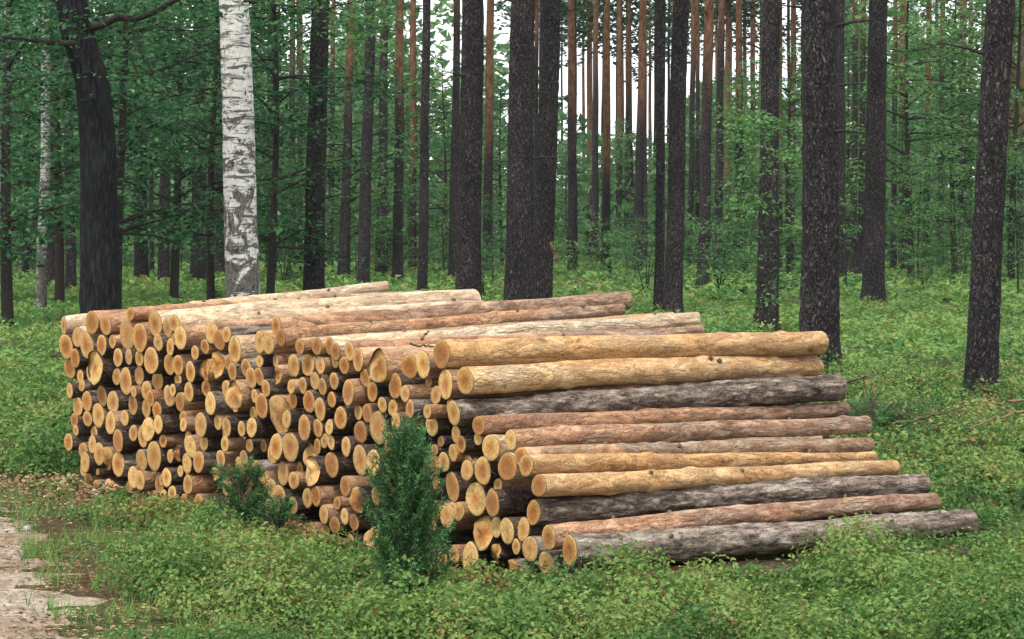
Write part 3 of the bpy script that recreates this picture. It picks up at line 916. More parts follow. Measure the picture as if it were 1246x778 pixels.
# points on the trunk (top, foot) in the photograph, width, distance, orange from height, label
PINES = [
 ([(63,0),(63,358)], 12, 68, None, 'dark slim trunk right beside the mossy birch left of the oak'),
 ([(82,40),(86,360)], 13, 66, None, 'dark trunk half hidden behind the left side of the leaning oak'),
 ([(170,0),(172,342)], 17, 82, 6, 'dark straight trunk, first pine to the right of the leaning oak'),
 ([(185,150),(184,338)], 6, 96, None, 'very thin trunk touching the first pine right of the oak'),
 ([(205,0),(198,352)], 14, 75, None, 'dark trunk midway between the leaning oak and the white birch'),
 ([(243,60),(241,350)], 19, 77, None, 'dark stout trunk just left of the white birch'),
 ([(262,0),(268,340)], 14, 92, None, 'dark trunk hugging the left edge of the white birch'),
 ([(331,0),(330,320)], 14, 88, None, 'dim trunk in shade just right of the white birch'),
 ([(356,0),(355,325)], 9, 112, None, 'thin far trunk, left of a close pair beyond the green bush'),
 ([(366,0),(365,325)], 7, 116, None, 'thin far trunk, right of a close pair beyond the green bush'),
 ([(389,0),(382,365)], 26, 50, None, 'thick dark pine, first big one to the right of the white birch'),
 ([(406,0),(402,300)], 8, 108, None, 'thin grey trunk just right of the first big dark pine'),
 ([(428,20),(416,349)], 11, 79, 4.2, 'slim leaning pine, orange above and black at its foot'),
 ([(452,0),(441,356)], 15, 70, None, 'dark leaning pine rising behind the left end of the stacked log tips'),
 ([(468,0),(464,300)], 13, 88, None, 'greyish brown pine behind and right of the leaning pine'),
 ([(487,0),(484,345)], 13, 82, 4.6, 'reddish straight pine, left of a trio near the log tips'),
 ([(503,0),(502,333)], 10, 102, 3.5, 'thin orange pine in the middle of the trio near the log tips'),
 ([(519,0),(514,364)], 12, 63, None, 'black slim pine directly right of the highest log tips'),
 ([(575,0),(570,372)], 31, 44, None, 'thick black pine behind the top logs, left of the close pair'),
 ([(556,20),(551,345)], 11, 83, None, 'dark trunk peeping out left of the thick black pine'),
 ([(597,0),(593,315)], 12, 90, 3.8, 'orange topped pine right behind the thick black pine'),
 ([(637,0),(630,372)], 34, 42, None, 'thickest dark pine in the centre, left of two standing close together'),
 ([(671,0),(658,372)], 27, 48, None, 'dark pine close on the right of the thickest central pine'),
 ([(695,0),(697,336)], 12, 97, 5.0, 'brown pine beside the white sky gap, right of the central pair'),
 ([(716,0),(716,315)], 5, 165, 4, 'hair thin trunk standing in the white sky gap'),
 ([(725,0),(724,318)], 9, 120, None, 'slate grey slim pine at the right edge of the sky gap'),
 ([(739,0),(737,330)], 11, 103, 3.2, 'bright orange pine with dark knots right of the sky gap'),
 ([(754,0),(753,325)], 8, 128, 6, 'thin brown pine right of the bright orange one'),
 ([(765,0),(762,322)], 7, 138, None, 'thin dark pine with a bent side branch in the centre background'),
 ([(783,0),(776,320)], 12, 96, 5.5, 'purple brown pine left of two dark ones in the right centre'),
 ([(806,0),(801,374)], 12, 52, None, 'slim dark pine standing just left of the middle dark pine'),
 ([(829,0),(818,382)], 22, 47.5, None, 'dark pine behind the far tips of the top logs, right of centre'),
 ([(844,0),(840,330)], 8, 112, None, 'thin dark trunk close on the right of the middle dark pine'),
 ([(863,0),(855,358)], 15, 68, 4.6, 'reddish topped pine, second to the right of the middle dark pine'),
 ([(878,0),(874,300)], 11, 92, None, 'dark pine rising behind the big dark bush'),
 ([(889,0),(888,300)], 6, 145, None, 'thin far trunk just right of the pine behind the bush'),
 ([(897,0),(896,300)], 5, 165, 4, 'thinnest orange trunk left of the sapling fronted pine'),
 ([(915,0),(917,300)], 7, 132, 3, 'pale orange thin trunk against the left side of the sapling fronted pine'),
 ([(940,0),(932,396)], 25, 41.5, 6.0, 'dark pine with an orange patched top behind the leafy sapling'),
 ([(966,0),(962,330)], 9, 102, 5, 'thin brown trunk between the sapling fronted pine and the large near pine'),
 ([(996,0),(998,455)], 47, 26, None, 'large near pine with grey scaly bark at the right end of the logs'),
 ([(1022,40),(1022,360)], 15, 66, None, 'dark trunk peeping out right of the large near pine'),
 ([(1041,0),(1038,345)], 9, 88, None, 'slim dark trunk between the large near pine and the next stout pine'),
 ([(1069,0),(1062,366)], 27, 55, None, 'stout dark pine on the open green floor right of the large near pine'),
 ([(1051,20),(1047,340)], 9, 92, None, 'thin trunk hugging the left side of the stout pine on the green floor'),
 ([(1090,0),(1087,332)], 8, 108, None, 'thin dark pine standing alone just right of the stout one'),
 ([(1131,0),(1126,315)], 9, 108, 5, 'orange slim pine, left of three behind the right hand foliage'),
 ([(1147,0),(1144,318)], 9, 113, None, 'dark slim pine, middle of three behind the right hand foliage'),
 ([(1173,0),(1171,328)], 10, 97, 4.6, 'orange slim pine, right of three behind the right hand foliage'),
 ([(1217,0),(1193,482)], 38, 22.6, None, 'dark pine leaning right near the right edge, foot in the open'),
 ([(1233,20),(1229,310)], 10, 102, 3.8, 'thin orange pine directly behind the leaning right edge pine'),
 ([(1243,100),(1241,310)], 8, 98, 4.5, 'thin pine cut by the right edge of the picture'),
]
for k, (pts, w, Y, og, lab) in enumerate(PINES):
    make_tree('pine_tree', pts, w, Y, lab, 'trunk', 18 + (k * 37 % 50) / 10, og, 'pine', PG, True, 3 + k % 6, k, .42, .022)

# birches
birch = make_tree('birch_tree', [(284,0),(288,120),(291,240),(296,372)], 42, 32, 'white barked birch with black marks behind the pile', 'birch', 17, 99, 'birch', None, True, 2, 71, .12, .012)
make_tree('birch_tree', [(-4,150),(3,240),(9,372)], 9, 57, 'thin mossy birch at the very left edge', 'mossy_birch', 14, 99, 'birch', None, True, 2, 72, .1, .01)
make_tree('birch_tree', [(57,0),(55,200),(51,300),(51,385)], 13, 50, 'slim grey mossy birch left of the leaning oak', 'mossy_birch', 15, 99, 'birch', None, True, 3, 73, .1, .01)

def birch_bough():
    g = np.random.default_rng(17)
    Y = 33.6
    o_ = np.array(birch.location)
    for path in ([(302,-4),(330,5),(360,8),(392,12),(424,20),(448,24)], [(392,12),(412,6),(440,2),(462,-4)]):
        P = np.array([at(x, y, Y) for x, y in path]) - o_
        P[0] += [-.06, .0, -.05]
        b = Buf(); v, q, _ = tube(P, np.linspace(.016, .005, len(P)), 6); b.add(v, q)
        link('bough', b.mesh('bough', M['limb']), birch)
    C = []
    for (bx, by, n, sx, sz) in ((448, 22, 26, .20, .17), (436, 48, 10, .10, .10), (462, 8, 14, .2, .12), (372, 4, 10, .25, .06), (330, 2, 6, .2, .05)):
        C += list(at(bx, by, Y) - o_ + g.normal(0, 1, (n, 3)) * np.array([sx, .25, sz]))
    C = np.array(C)
    P, A, N, L, W = spray_leaves(C, 13, .16, .075, g)
    V, Q = leaf_quads(P, A, N, L, W)
    tn = np.clip(np.repeat(g.uniform(.35, .85, len(C)), 13) + g.normal(0, .1, len(P)), 0, 1)
    link('leaves', np_mesh('bough_leaves', V, Q, None, M['broadleaf'], {'tint': np.repeat(tn, 4)}, False), birch)

# far pines, alike and beyond telling apart
gf = np.random.default_rng(77)
used = [p[0][0][0] for p in PINES]
made = 0
far_list = []
for k in range(200):
    px = gf.uniform(0, 1246); Y = gf.uniform(118, 195)
    if made < 16:
        px = 675 + made * 15.5 + gf.uniform(-5, 5)
    elif made < 50:
        px = 640 + (made - 16) * 18 + gf.uniform(-8, 8)
        Y = gf.uniform(95, 165)
    if made >= 74:
        continue
    w = gf.uniform(.2, .34) * FPX / Y
    far_list.append((px, make_tree('pine_tree', [(px + gf.normal(0, 2), 0), (px, 320)], w, Y, 'x', 'trunk', gf.uniform(18, 23), gf.choice([3, 5, 8, 99]), 'pine', 'far slender pines deep in the forest', True, 3, 200 + made, .1, .0)))
    made += 1
far_list.sort(key=lambda q: q[0])
for k, (px, o) in enumerate(far_list):
    o['label'] = f'slender far pine trunk deep in the forest, {ordinal(k + 1)} from the left of the farthest'

# ---- leafy crowns
def spray_leaves(C, n, rad, leaf, g, droop=.25, layer=.10):
    """n leaves about each spray centre C: flat, slightly drooping fans"""
    m = len(C)
    a = g.uniform(0, 6.28, (m, n)); r = rad * np.sqrt(g.uniform(0, 1, (m, n)))
    tilt = g.normal(0, .28, (m, 2))
    dx, dy = np.cos(a) * r, np.sin(a) * r
    dz = dx * tilt[:, :1] + dy * tilt[:, 1:] - droop * r * r / rad + g.normal(0, layer * rad, (m, n))
    P = (C[:, None, :] + np.stack([dx, dy, dz], -1)).reshape(-1, 3)
    A = norm(np.stack([np.cos(a) + g.normal(0, .5, a.shape), np.sin(a) + g.normal(0, .5, a.shape), g.normal(-.25, .35, a.shape)], -1).reshape(-1, 3))
    N = up_normals(len(P), .5, g)
    L = leaf * g.uniform(.7, 1.25, len(P)); W = L * g.uniform(.5, .75, len(P))
    return P, A, N, L, W

def leafy(seed, H, z0, Rr, nlimb, nspray, nleaf, leaf, sprad, stem_r, name, multi=1, open_=.0):
    """trunk mesh with limbs, and crown mesh, of a broadleaved tree or bush"""
    g = np.random.default_rng(seed)
    B = Buf()
    C, tint = [], []
    for s in range(multi):
        a0 = g.uniform(0, 6.28); sp_ = 0 if multi == 1 else Rr * .5
        zs = np.linspace(-.1, H * .93, 14)
        px = np.cos(a0) * sp_ * (np.clip(zs, 0, None) / H) ** 1.2 + .05 * H * .2 * np.sin(zs / H * 4 + a0)
        py = np.sin(a0) * sp_ * (np.clip(zs, 0, None) / H) ** 1.2 + .05 * H * .2 * np.sin(zs / H * 5 + a0 * 2)
        St = np.stack([px, py, zs], 1)
        v, q, _ = tube(St, stem_r * (1.05 - zs / H), 7)
        B.add(v, q)
        for k in range(nlimb // multi):
            f = g.uniform(z0 / H, .91)
            b = np.array([np.interp(f * H, zs, px), np.interp(f * H, zs, py), f * H])
            a = g.uniform(0, 6.28)
            prof = math.sin(min(1, (f - z0 / H) / (1 - z0 / H) * .85 + .22) * math.pi) ** .7
            L = Rr * (.35 + .75 * prof) * g.uniform(.6, 1.1)
            d = np.array([math.cos(a), math.sin(a), g.uniform(.0, .55)])
            tt = np.linspace(0, 1, 6)
            pts = b + d * (L * tt)[:, None] + np.array([0, 0, -.18 * L]) * (tt ** 2)[:, None] + g.normal(0, .03 * L, (6, 3)) * tt[:, None]
            v, q, _ = tube(pts, stem_r * .32 * (1.08 - tt) * (1.1 - f * .6), 5)
            B.add(v, q)
            tn = g.uniform(.2, .8)
            for m in range(nspray):
                t1 = g.uniform(.25, 1.05)
                c = np.array([np.interp(t1, tt, pts[:, i]) for i in range(3)]) + g.normal(0, sprad * .55, 3) * np.array([1, 1, .55])
                C.append(c); tint.append(np.clip(tn + g.normal(0, .12), 0, 1))
    C = np.array(C)
    keep = C[:, 2] > z0 * .6
    C, tint = C[keep], np.array(tint)[keep]
    P, A, N, L, W = spray_leaves(C, nleaf, sprad, leaf, g)
    V, Q = leaf_quads(P, A, N, L, W)
    tn = np.clip(np.repeat(tint, nleaf) + g.normal(0, .1, len(P)), 0, 1)
    return B.mesh(name + '_trunk', M['limb']), np_mesh(name + '_crown', V, Q, None, M['broadleaf'], {'tint': np.repeat(tn, 4)}, False)

KIT = {
 'tall': [leafy(300 + s, 11.0, 1.6, 3.0, 46, 8, 16, .15, .5, .11, 'broadleaf') for s in range(3)],
 'sapling': [leafy(320 + s, 4.2, .7, 1.25, 26, 7, 13, .085, .26, .03, 'sapling') for s in range(3)],
 'bush': [leafy(340 + s, 1.9, .15, 1.15, 26, 6, 14, .085, .24, .022, 'bush', 4) for s in range(3)],
}
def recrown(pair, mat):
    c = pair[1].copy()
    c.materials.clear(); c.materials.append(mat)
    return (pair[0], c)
KIT['left'] = [recrown(p, M['shaded_hornbeam']) for p in KIT['tall']]  # left crowns take the leaf colour darkened in place of overhead shade
def leafy_thing(kind, px, Y, label, sc=1.0, seed=0, sz=None, group=None):
    nm = {'tall': 'broadleaf_tree', 'sapling': 'sapling', 'bush': 'bush'}[kind]
    X = at(px, 400, Y)[0]
    zb = float(ground_z([X], [Y])[0])
    root = empty(nm, (X, Y, zb))
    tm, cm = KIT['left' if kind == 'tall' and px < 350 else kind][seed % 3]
    a = link('trunk' if kind != 'bush' else 'stems', tm, root)
    b = link('crown', cm, root)
    root.rotation_euler.z = seed * 2.399
    root.scale = (sc, sc, sz or sc)
    tag(root, label, {'tall': 'tree', 'sapling': 'sapling', 'bush': 'bush'}[kind], group)
    return root

UG = 'broadleaved trees between the pines'
LEAFY = [
 ('tall', 15, 44, 'dark leafy tree filling the top left corner', 1.0),
 ('tall', 70, 58, 'leafy tree behind the mossy birch and left of the oak', 1.1),
 ('tall', -25, 62, 'leafy tree partly outside the left edge of the picture', 1.1),
 ('tall', 150, 47, 'leafy tree just right of the leaning oak', .95),
 ('tall', 215, 60, 'leafy tree between the oak and the white birch', 1.05),
 ('tall', 262, 52, 'leafy boughs immediately left of the white birch', .85),
 ('tall', 332, 50, 'leafy tree right of the white birch, left of the first big pine', .85),
 ('tall', 120, 80, 'tall leafy tree far behind the leaning oak', 1.3),
 ('tall', 290, 84, 'tall leafy tree far behind the white birch', 1.3),
 ('tall', 30, 92, 'tall leafy tree far back at the left', 1.3),
 ('tall', 425, 84, 'leafy tree behind the slim leaning orange pine', .95),
 ('tall', 540, 105, 'pale leafy tree between the black slim pine and the thick black pine', .9),
 ('tall', 470, 108, 'leafy tree behind the greyish brown pine', 1.05),
 ('tall', 610, 112, 'leafy tree between the two thick central pines', .85),
 ('tall', 770, 125, 'low leafy tree behind the thin pines right of the sky gap', .72),
 ('tall', 690, 128, 'low leafy tree under the white sky gap', .62),
 ('tall', 850, 118, 'leafy tree behind the middle dark pine', .78),
 ('tall', 905, 100, 'leafy tree left of the sapling fronted pine', .78),
 ('tall', 960, 92, 'leafy tree behind the large near pine', .85),
 ('tall', 1105, 82, 'leafy tree right of the stout pine on the green floor', 1.1),
 ('tall', 1160, 88, 'broad leafy tree in front of three slim pines on the right', 1.1),
 ('tall', 1235, 84, 'leafy tree behind the right edge of the picture', 1.15),
 ('tall', 1030, 100, 'leafy tree between the large near pine and the stout pine', .95),
 ('tall', 1195, 120, 'tall leafy tree far back behind the leaning right edge pine', 1.5),
]
for k, (kd, px, Y, lab, sc) in enumerate(LEAFY):
    leafy_thing(kd, px, Y * 1.06, lab, sc, k, None, UG)
SAPS = [
 ('sapling', 944, 38, 'leafy bright sapling in front of the dark pine right of centre', .95),
 ('sapling', 1118, 74, 'sapling at the edge of the green floor right of the stout pine', 1.1),
 ('sapling', 1160, 72, 'bushy sapling in the middle of the right hand foliage', 1.15),
 ('sapling', 1236, 62, 'leafy sapling behind the leaning right edge pine', 1.0),
 ('sapling', 600, 70, 'light sapling between the thick black pine and the central pair', .75),
 ('sapling', 432, 92, 'sapling behind the slim leaning orange pine', .9),
 ('sapling', 352, 80, 'dark sapling left of the first big dark pine', 1.0),
 ('sapling', 762, 80, 'low sapling with pale leaves in the centre background', .6),
 ('sapling', 1010, 72, 'sapling peeping out beside the large near pine', .8),
 ('sapling', 540, 88, 'sapling left of the thick black pine', .9),
 ('bush', 876, 64, 'big dark bush at the foot of the reddish topped pine', 1.25),
 ('bush', 785, 66, 'spreading bush left of the slim dark pine', .95),
 ('bush', 745, 84, 'bush behind the brush heap', 1.2),
 ('bush', 345, 76, 'round green bush right of the white birch', 1.15),
 ('bush', 470, 84, 'bush between the leaning pine and the trio', 1.3),
 ('bush', 1135, 82, 'low bush on the far side of the green floor', 1.0),
 ('bush', 1190, 92, 'bush under the right hand foliage', 1.4),
 ('bush', 590, 62, 'small bush beside the thick black pine', .7),
 ('bush', 905, 88, 'bush left of the sapling fronted pine', 1.5),
 ('bush', 1064, 58, 'little leafy tuft at the foot of the stout pine', .3),
 ('bush', 1125, 66, 'small lone bush on the green floor', .55),
 ('bush', 30, 90, 'dark bush deep in the shade at the left', 1.5),
 ('bush', 560, 96, 'far bush behind the black slim pine', 1.5),
 ('bush', 660, 100, 'far bush behind the central pair of pines', 1.6),
 ('bush', 820, 104, 'far bush behind the middle dark pine', 1.6),
 ('bush', 220, 98, 'far bush behind the trunks left of the white birch', 1.6),
 ('bush', 130, 100, 'far bush behind the leaning oak', 1.6),
]
for k, (kd, px, Y, lab, sc) in enumerate(SAPS):
    leafy_thing(kd, px, Y * 1.09, lab, sc, k + 1, None, 'bushes and saplings of the understorey')

# leaning oak with its two limbs and hanging boughs
def make_oak():
    Y = 34.0
    g = np.random.default_rng(9)
    pts = [(84,-10),(96,50),(112,100),(119,180),(121,280),(122,382)]
    W = np.array([at(x, y, Y) for x, y in pts])[::-1]
    x0 = W[0, 0] + .02
    root = empty('oak_tree', (x0, Y, float(ground_z([x0], [Y])[0])))
    z = np.concatenate([[-.15, 0, .08, .2, .4], np.linspace(.6, W[-1, 2], 90), [5.4, 6.4, 7.6, 9]])
    X = np.interp(z, W[:, 2], W[:, 0]) - x0
    hi = z > W[-1, 2]
    X[hi] = X[~hi][-1] - (z[hi] - W[-1, 2]) * .22
    rad = np.interp(z, [0, 1.5, 3, 4.4, 6, 9], [.27, .245, .225, .205, .17, .07]) * (1 + .2 * np.exp(-np.clip(z, 0, None) / .3))
    dsp = lambda p: .02 * (vnoise(p * np.array([14., 14., 3.5]), 5) - .5) + .012 * (vnoise(p * np.array([40., 40., 10.]), 6) - .5)
    V, Q, _ = tube(np.stack([X, 0 * z, z], 1), rad, 40, dsp)
    B = Buf(); B.add(V, Q)
    link('trunk', B.mesh('trunk', M['oak']), root)
    def limb(path, r0, r1, dy):
        P = np.array([at(x, y, Y + d) for (x, y), d in zip(path, dy)]) - np.array([x0, Y, 0])
        t = np.linspace(0, 1, 22)
        tt = np.linspace(0, 1, len(P))
        P2 = np.stack([np.interp(t, tt, P[:, i]) for i in range(3)], 1)
        P2[1:-1] = (P2[:-2] + P2[1:-1] * 2 + P2[2:]) / 4
        P2 += (np.stack([vnoise(np.stack([t * 9, t * 0 + i, t * 0], 1), 40 + i) for i in range(3)], 1) - .5) * .06 * t[:, None]
        v, q, _ = tube(P2, r0 + (r1 - r0) * t, 8)
        b = Buf(); b.add(v, q)
        link('limb', b.mesh('limb', M['limb']), root)
        return P2
    l1 = limb([(104,36),(122,34),(145,22),(165,27),(190,18),(215,2),(250,-14)], .055, .022, [0, -.1, -.25, -.4, -.5, -.6, -.8])
    l2 = limb([(104,54),(78,55),(50,54),(20,50),(-12,44)], .05, .015, [0, -.3, -.5, -.7, -.9])
    limb([(165,27),(160,40),(172,70),(186,92)], .02, .006, [-.4, -.45, -.5, -.5])
    # boughs in leaf
    C = []
    for P, a, b in ((l1, .35, 1), (l2, .2, 1)):
        for _ in range(34):
            t = g.uniform(a, b)
            c = np.array([np.interp(t, np.linspace(0, 1, len(P)), P[:, i]) for i in range(3)])
            C.append(c + g.normal(0, 1, 3) * np.array([.35, .5, .22]) + [0, 0, .05])
    for (bx, by, n, sx, sz) in ((20, 110, 40, .6, .35), (60, 130, 26, .4, .3), (15, 190, 26, .5, .3), (160, 120, 14, .4, .25), (200, 80, 20, .5, .3), (30, 20, 40, .7, .3), (215, 10, 26, .6, .25), (150, 0, 26, .5, .25), (70, 240, 12, .35, .2)):
        c = at(bx, by, Y + 1.5) - np.array([x0, Y, 0])
        C += list(c + g.normal(0, 1, (n, 3)) * np.array([sx, .9, sz]))
    C += list(np.array([-.6, 0, 8.0]) + g.normal(0, 1, (260, 3)) * np.array([2.4, 2.4, 1.5]))
    C = np.array(C)
    C = C[(C[:, 2] > 1.6)]
    P, A, N, L, W_ = spray_leaves(C, 14, .26, .085, g)
    V, Q = leaf_quads(P, A, N, L, W_)
    tn = np.clip(np.repeat(g.uniform(.1, .6, len(C)), 14) + g.normal(0, .1, len(P)), 0, 1)
    link('crown', np_mesh('oak_crown', V, Q, None, M['shaded_hornbeam'], {'tint': np.repeat(tn, 4)}, False), root)
    tag(root, 'thick black leaning oak behind the left corner of the pile', 'oak')
make_oak()
birch_bough()

# the wood farther off: one mass of foliage beyond the last trunks one can tell apart
def far_wood():
    g = np.random.default_rng(31)
    P, L, tn = [], [], []
    for k in range(300):
        px = g.uniform(-150, 1400) if k < 240 else (g.uniform(-900, -120) if k % 2 else g.uniform(1380, 2100))
        Y = g.uniform(140, 250) if k < 240 else g.uniform(75, 200)
        gap = math.exp(-((px - 760) / 115) ** 2)
        H = (g.uniform(11, 19)) * (1 - .55 * gap) * (1 - .25 * math.exp(-((px - 930) / 120) ** 2)) * (1 - .18 * math.exp(-((px - 540) / 160) ** 2))
        X = at(px, 300, Y)[0]
        n = int(620 * H / 12)
        rr = g.uniform(2.2, 3.8)
        z = H * g.uniform(.0, 1, n) ** 1.25
        prof = rr * np.sqrt(np.clip(1 - (z / H) ** 2, 0.03, 1))
        a = g.uniform(0, 6.28, n); rd = prof * np.sqrt(g.uniform(.1, 1, n))
        P.append(np.stack([X + np.cos(a) * rd, Y + np.sin(a) * rd, z], 1))
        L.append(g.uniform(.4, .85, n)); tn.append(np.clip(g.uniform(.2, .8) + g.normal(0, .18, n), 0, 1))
    P, L, tn = np.concatenate(P), np.concatenate(L), np.concatenate(tn)
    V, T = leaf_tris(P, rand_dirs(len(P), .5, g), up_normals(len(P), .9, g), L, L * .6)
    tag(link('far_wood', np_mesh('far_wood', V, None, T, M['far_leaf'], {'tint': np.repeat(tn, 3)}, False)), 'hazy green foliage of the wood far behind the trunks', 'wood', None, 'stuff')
far_wood()

# thin forest air
hz = NT('forest_air')
hv = hz.n('VolumePrincipled', Density=HAZE, Anisotropy=.2)
hv.inputs['Color'].default_value = (.86, .93, .95, 1)
ho = hz.n('OutputMaterial')
hz.l(hv.outputs[0], ho.inputs['Volume'])
bx = np.array([[x, y, z] for z in (-1.3, 26.5) for y in (-25, 262) for x in (-130, 130)], float)
bq = np.array([[0, 2, 3, 1], [4, 5, 7, 6], [0, 1, 5, 4], [2, 6, 7, 3], [0, 4, 6, 2], [1, 3, 7, 5]])
tag(link('haze', np_mesh('haze', bx, bq, None, hz.m, None, False)), 'thin pale haze hanging between the far trunks', None, None, 'stuff')

# ------------------------------------------------------------------ ground cover
def clear_of_pile(x, y, m=.04):
    s, n = pile_coords(x, y)
    return ~((s > -.12 - m) & (s < 6.45 + m) & (n > -m) & (n < 2.5 + m))

def cover(x, y):
    """how thickly the floor is grown over, 0..1"""
    e = x - path_edge(y)
    d = sstep(.0, .6, e + (noise2(x, y, 2.4, 21) - .5) * .9)
    s, n = pile_coords(x, y)
    lit = np.exp(-((s - 5.4) / 1.1) ** 2 - ((n + .45) / .42) ** 2)          # trodden chips before the left end
    return d * (1 - .85 * lit)

def scatter(y0, y1, per_m2, margin=.55):
    """random spots in the wedge the photograph looks over, with room to each side"""
    hw = 623.0 / FPX
    w1 = hw * y1 + margin + y1 * .05
    n = int(per_m2 * (y1 - y0) * 2 * w1)
    x = rng.uniform(-w1, w1, n); y = rng.uniform(y0, y1, n)
    k = np.abs(x) < hw * y + margin + y * .05
    x, y = x[k], y[k]
    k = clear_of_pile(x, y) & (rng.uniform(0, 1, len(x)) < cover(x, y))
    return x[k], y[k]

def plants(y0, y1, dens, nleaf, h, rad, leaf, mat, name, label, tri=False, tint0=.42, stems=False, gaps=.3):
    x, y = scatter(y0, y1, dens)
    patch = .55 * noise2(x, y, 1.1, 33) + .45 * noise2(x, y, 3.6, 34)
    patch = np.clip((patch - .5) * 1.7 + .5, 0, 1)
    k = (patch + rng.uniform(-.2, .2, len(x))) > gaps - .02
    x, y, patch = x[k], y[k], patch[k]
    m = len(x)
    s_, n_ = pile_coords(x, y)
    hug = np.maximum(np.maximum(-s_ - .1, s_ - 6.5), np.maximum(-n_, n_ - 2.5))
    hh = h * (.25 + 1.15 * patch) * rng.uniform(.6, 1.35, m) * (.4 + .6 * sstep(.05, 1.0, hug))
    tn = tint0 + (noise2(x, y, .8, 41) - .5) * .55 + (patch - .5) * .22 + rng.normal(0, .11, m)
    red = (noise2(x, y, 1.5, 55) > .74) & (rng.uniform(0, 1, m) < .30)
    tn = np.where(red, .95, np.minimum(tn, .8))
    a = rng.uniform(0, 6.28, (m, nleaf)); r = rad * np.sqrt(rng.uniform(0, 1, (m, nleaf)))
    f = rng.uniform(.3, 1, (m, nleaf)) ** .7
    zz = ground_z(x, y)[:, None] + hh[:, None] * f * (1 - .35 * (r / rad) ** 2)
    P = np.stack([x[:, None] + np.cos(a) * r * (.5 + .7 * f), y[:, None] + np.sin(a) * r * (.5 + .7 * f), zz], -1).reshape(-1, 3)
    N_ = len(P)
    A = rand_dirs(N_, .45)
    N = up_normals(N_, .8)
    L = leaf * rng.uniform(.65, 1.3, N_)
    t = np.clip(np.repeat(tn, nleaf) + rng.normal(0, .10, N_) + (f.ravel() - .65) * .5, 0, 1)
    B = Buf()
    if tri:
        V, T = leaf_tris(P, A, N, L, L * .6)
        B.add(V, None, T, np.repeat(t, 3))
    else:
        V, Q = leaf_quads(P, A, N, L, L * rng.uniform(.5, .68, N_))
        B.add(V, Q, None, np.repeat(t, 4))
    if stems:
        ns = 3
        a = rng.uniform(0, 6.28, (m, ns)); r = rad * rng.uniform(.2, 1, (m, ns))
        b = np.stack([np.repeat(x, ns), np.repeat(y, ns), np.repeat(ground_z(x, y), ns)], 1)
        e = b + np.stack([(np.cos(a) * r).ravel(), (np.sin(a) * r).ravel(), np.repeat(hh, ns) * .9], 1)
        A = norm(e - b); N = rand_dirs(len(b), .1)
        V, T = leaf_tris(b, A, N, np.linalg.norm(e - b, axis=1), np.full(len(b), .004))
        B.add(V, None, T, .2)
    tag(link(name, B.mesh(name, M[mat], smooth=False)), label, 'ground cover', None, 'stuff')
    return N_

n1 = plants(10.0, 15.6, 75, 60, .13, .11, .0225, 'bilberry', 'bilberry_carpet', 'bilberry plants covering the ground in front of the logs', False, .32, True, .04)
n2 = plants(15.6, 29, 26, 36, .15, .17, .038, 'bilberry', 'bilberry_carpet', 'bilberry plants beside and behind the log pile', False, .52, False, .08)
n3 = plants(29, 62, 8, 22, .22, .24, .085, 'forest_herb', 'forest_undergrowth', 'low green undergrowth between the nearer trunks', True, .58, False, .15)
n4 = plants(62, 140, 2.0, 13, .30, .5, .22, 'forest_herb', 'forest_undergrowth', 'low green undergrowth far between the trunks', True, .5, False, .1)
def mounds(y0, y1, dens, leaf, lai, mat, label, tint0, size=1.0):
    """bilberry shrublets: leafy domes with shade between them"""
    x, y = scatter(y0, y1, dens)
    k = noise2(x, y, .9, 81) + rng.uniform(-.25, .25, len(x)) > .40
    x, y = x[k], y[k]
    m = len(x)
    s_, n_ = pile_coords(x, y)
    hug = np.maximum(np.maximum(-s_ - .1, s_ - 6.5), np.maximum(-n_, n_ - 2.5))
    Rm = rng.uniform(.09, .29, m) * size
    Hm = Rm * rng.uniform(.75, 1.35, m) * np.where((n_ < 0) & (s_ > .1) & (s_ < 5.2), .34 + .66 * sstep(.25, 1.5, hug), .8) + .04
    k = hug > Rm * .6
    x, y, Rm, Hm = x[k], y[k], Rm[k], Hm[k]
    m = len(x)
    cnt = (lai * 6.28 * Rm * (Rm + Hm) * .5 / (leaf * leaf * .3)).astype(int)
    idx = np.repeat(np.arange(m), cnt)
    n = len(idx)
    a = rng.uniform(0, 6.28, n); ct = rng.uniform(.0, 1, n); st = np.sqrt(1 - ct * ct)
    D = np.stack([np.cos(a) * st, np.sin(a) * st, ct], 1)
    lump = vnoise(D * 2.6 + idx[:, None] * 7.3, 5)
    rf = (.50 + .85 * lump) * rng.uniform(.72, 1.08, n)
    P = np.stack([x[idx], y[idx], ground_z(x, y)[idx]], 1) + D * rf[:, None] * np.stack([Rm, Rm, Hm], 1)[idx] + np.array([0, 0, .03])
    N = norm(D + rng.normal(0, .55, (n, 3)) + np.array([0, 0, .35]))
    A = norm(np.cross(N, rng.normal(0, 1, (n, 3))))
    L = leaf * rng.uniform(.65, 1.3, n)
    base = tint0 + rng.normal(0, .16, m) + (noise2(x, y, .7, 83) - .5) * .3
    dry = (noise2(x, y, .9, 84) > .60) & (rng.uniform(0, 1, m) < .20)
    base = np.where(dry, .89, np.clip(base, .1, .74))
    t = np.clip(base[idx] + rng.normal(0, .11, n) + np.where(rng.uniform(0, 1, n) < .03, .35, 0), 0, 1)
    V, Q = leaf_quads(P, A, N, L, L * rng.uniform(.5, .68, n))
    B = Buf()
    B.add(V, Q, None, np.repeat(t, 4))
    tag(link('bilberry_shrublets', B.mesh('bilberry_shrublets', M[mat], smooth=False)), label, 'ground cover', None, 'stuff')
    return n
n5 = mounds(10.0, 15.6, 12.5, .0265, .62, 'bilberry', 'rounded bilberry shrublets in the foreground', .58)
n6 = mounds(15.6, 29, 8, .042, .42, 'bilberry', 'rounded bilberry shrublets beside and behind the pile', .56, 1.25)
print('mounds', n5, n6)
print('leaves', n1, n2, n3, n4)

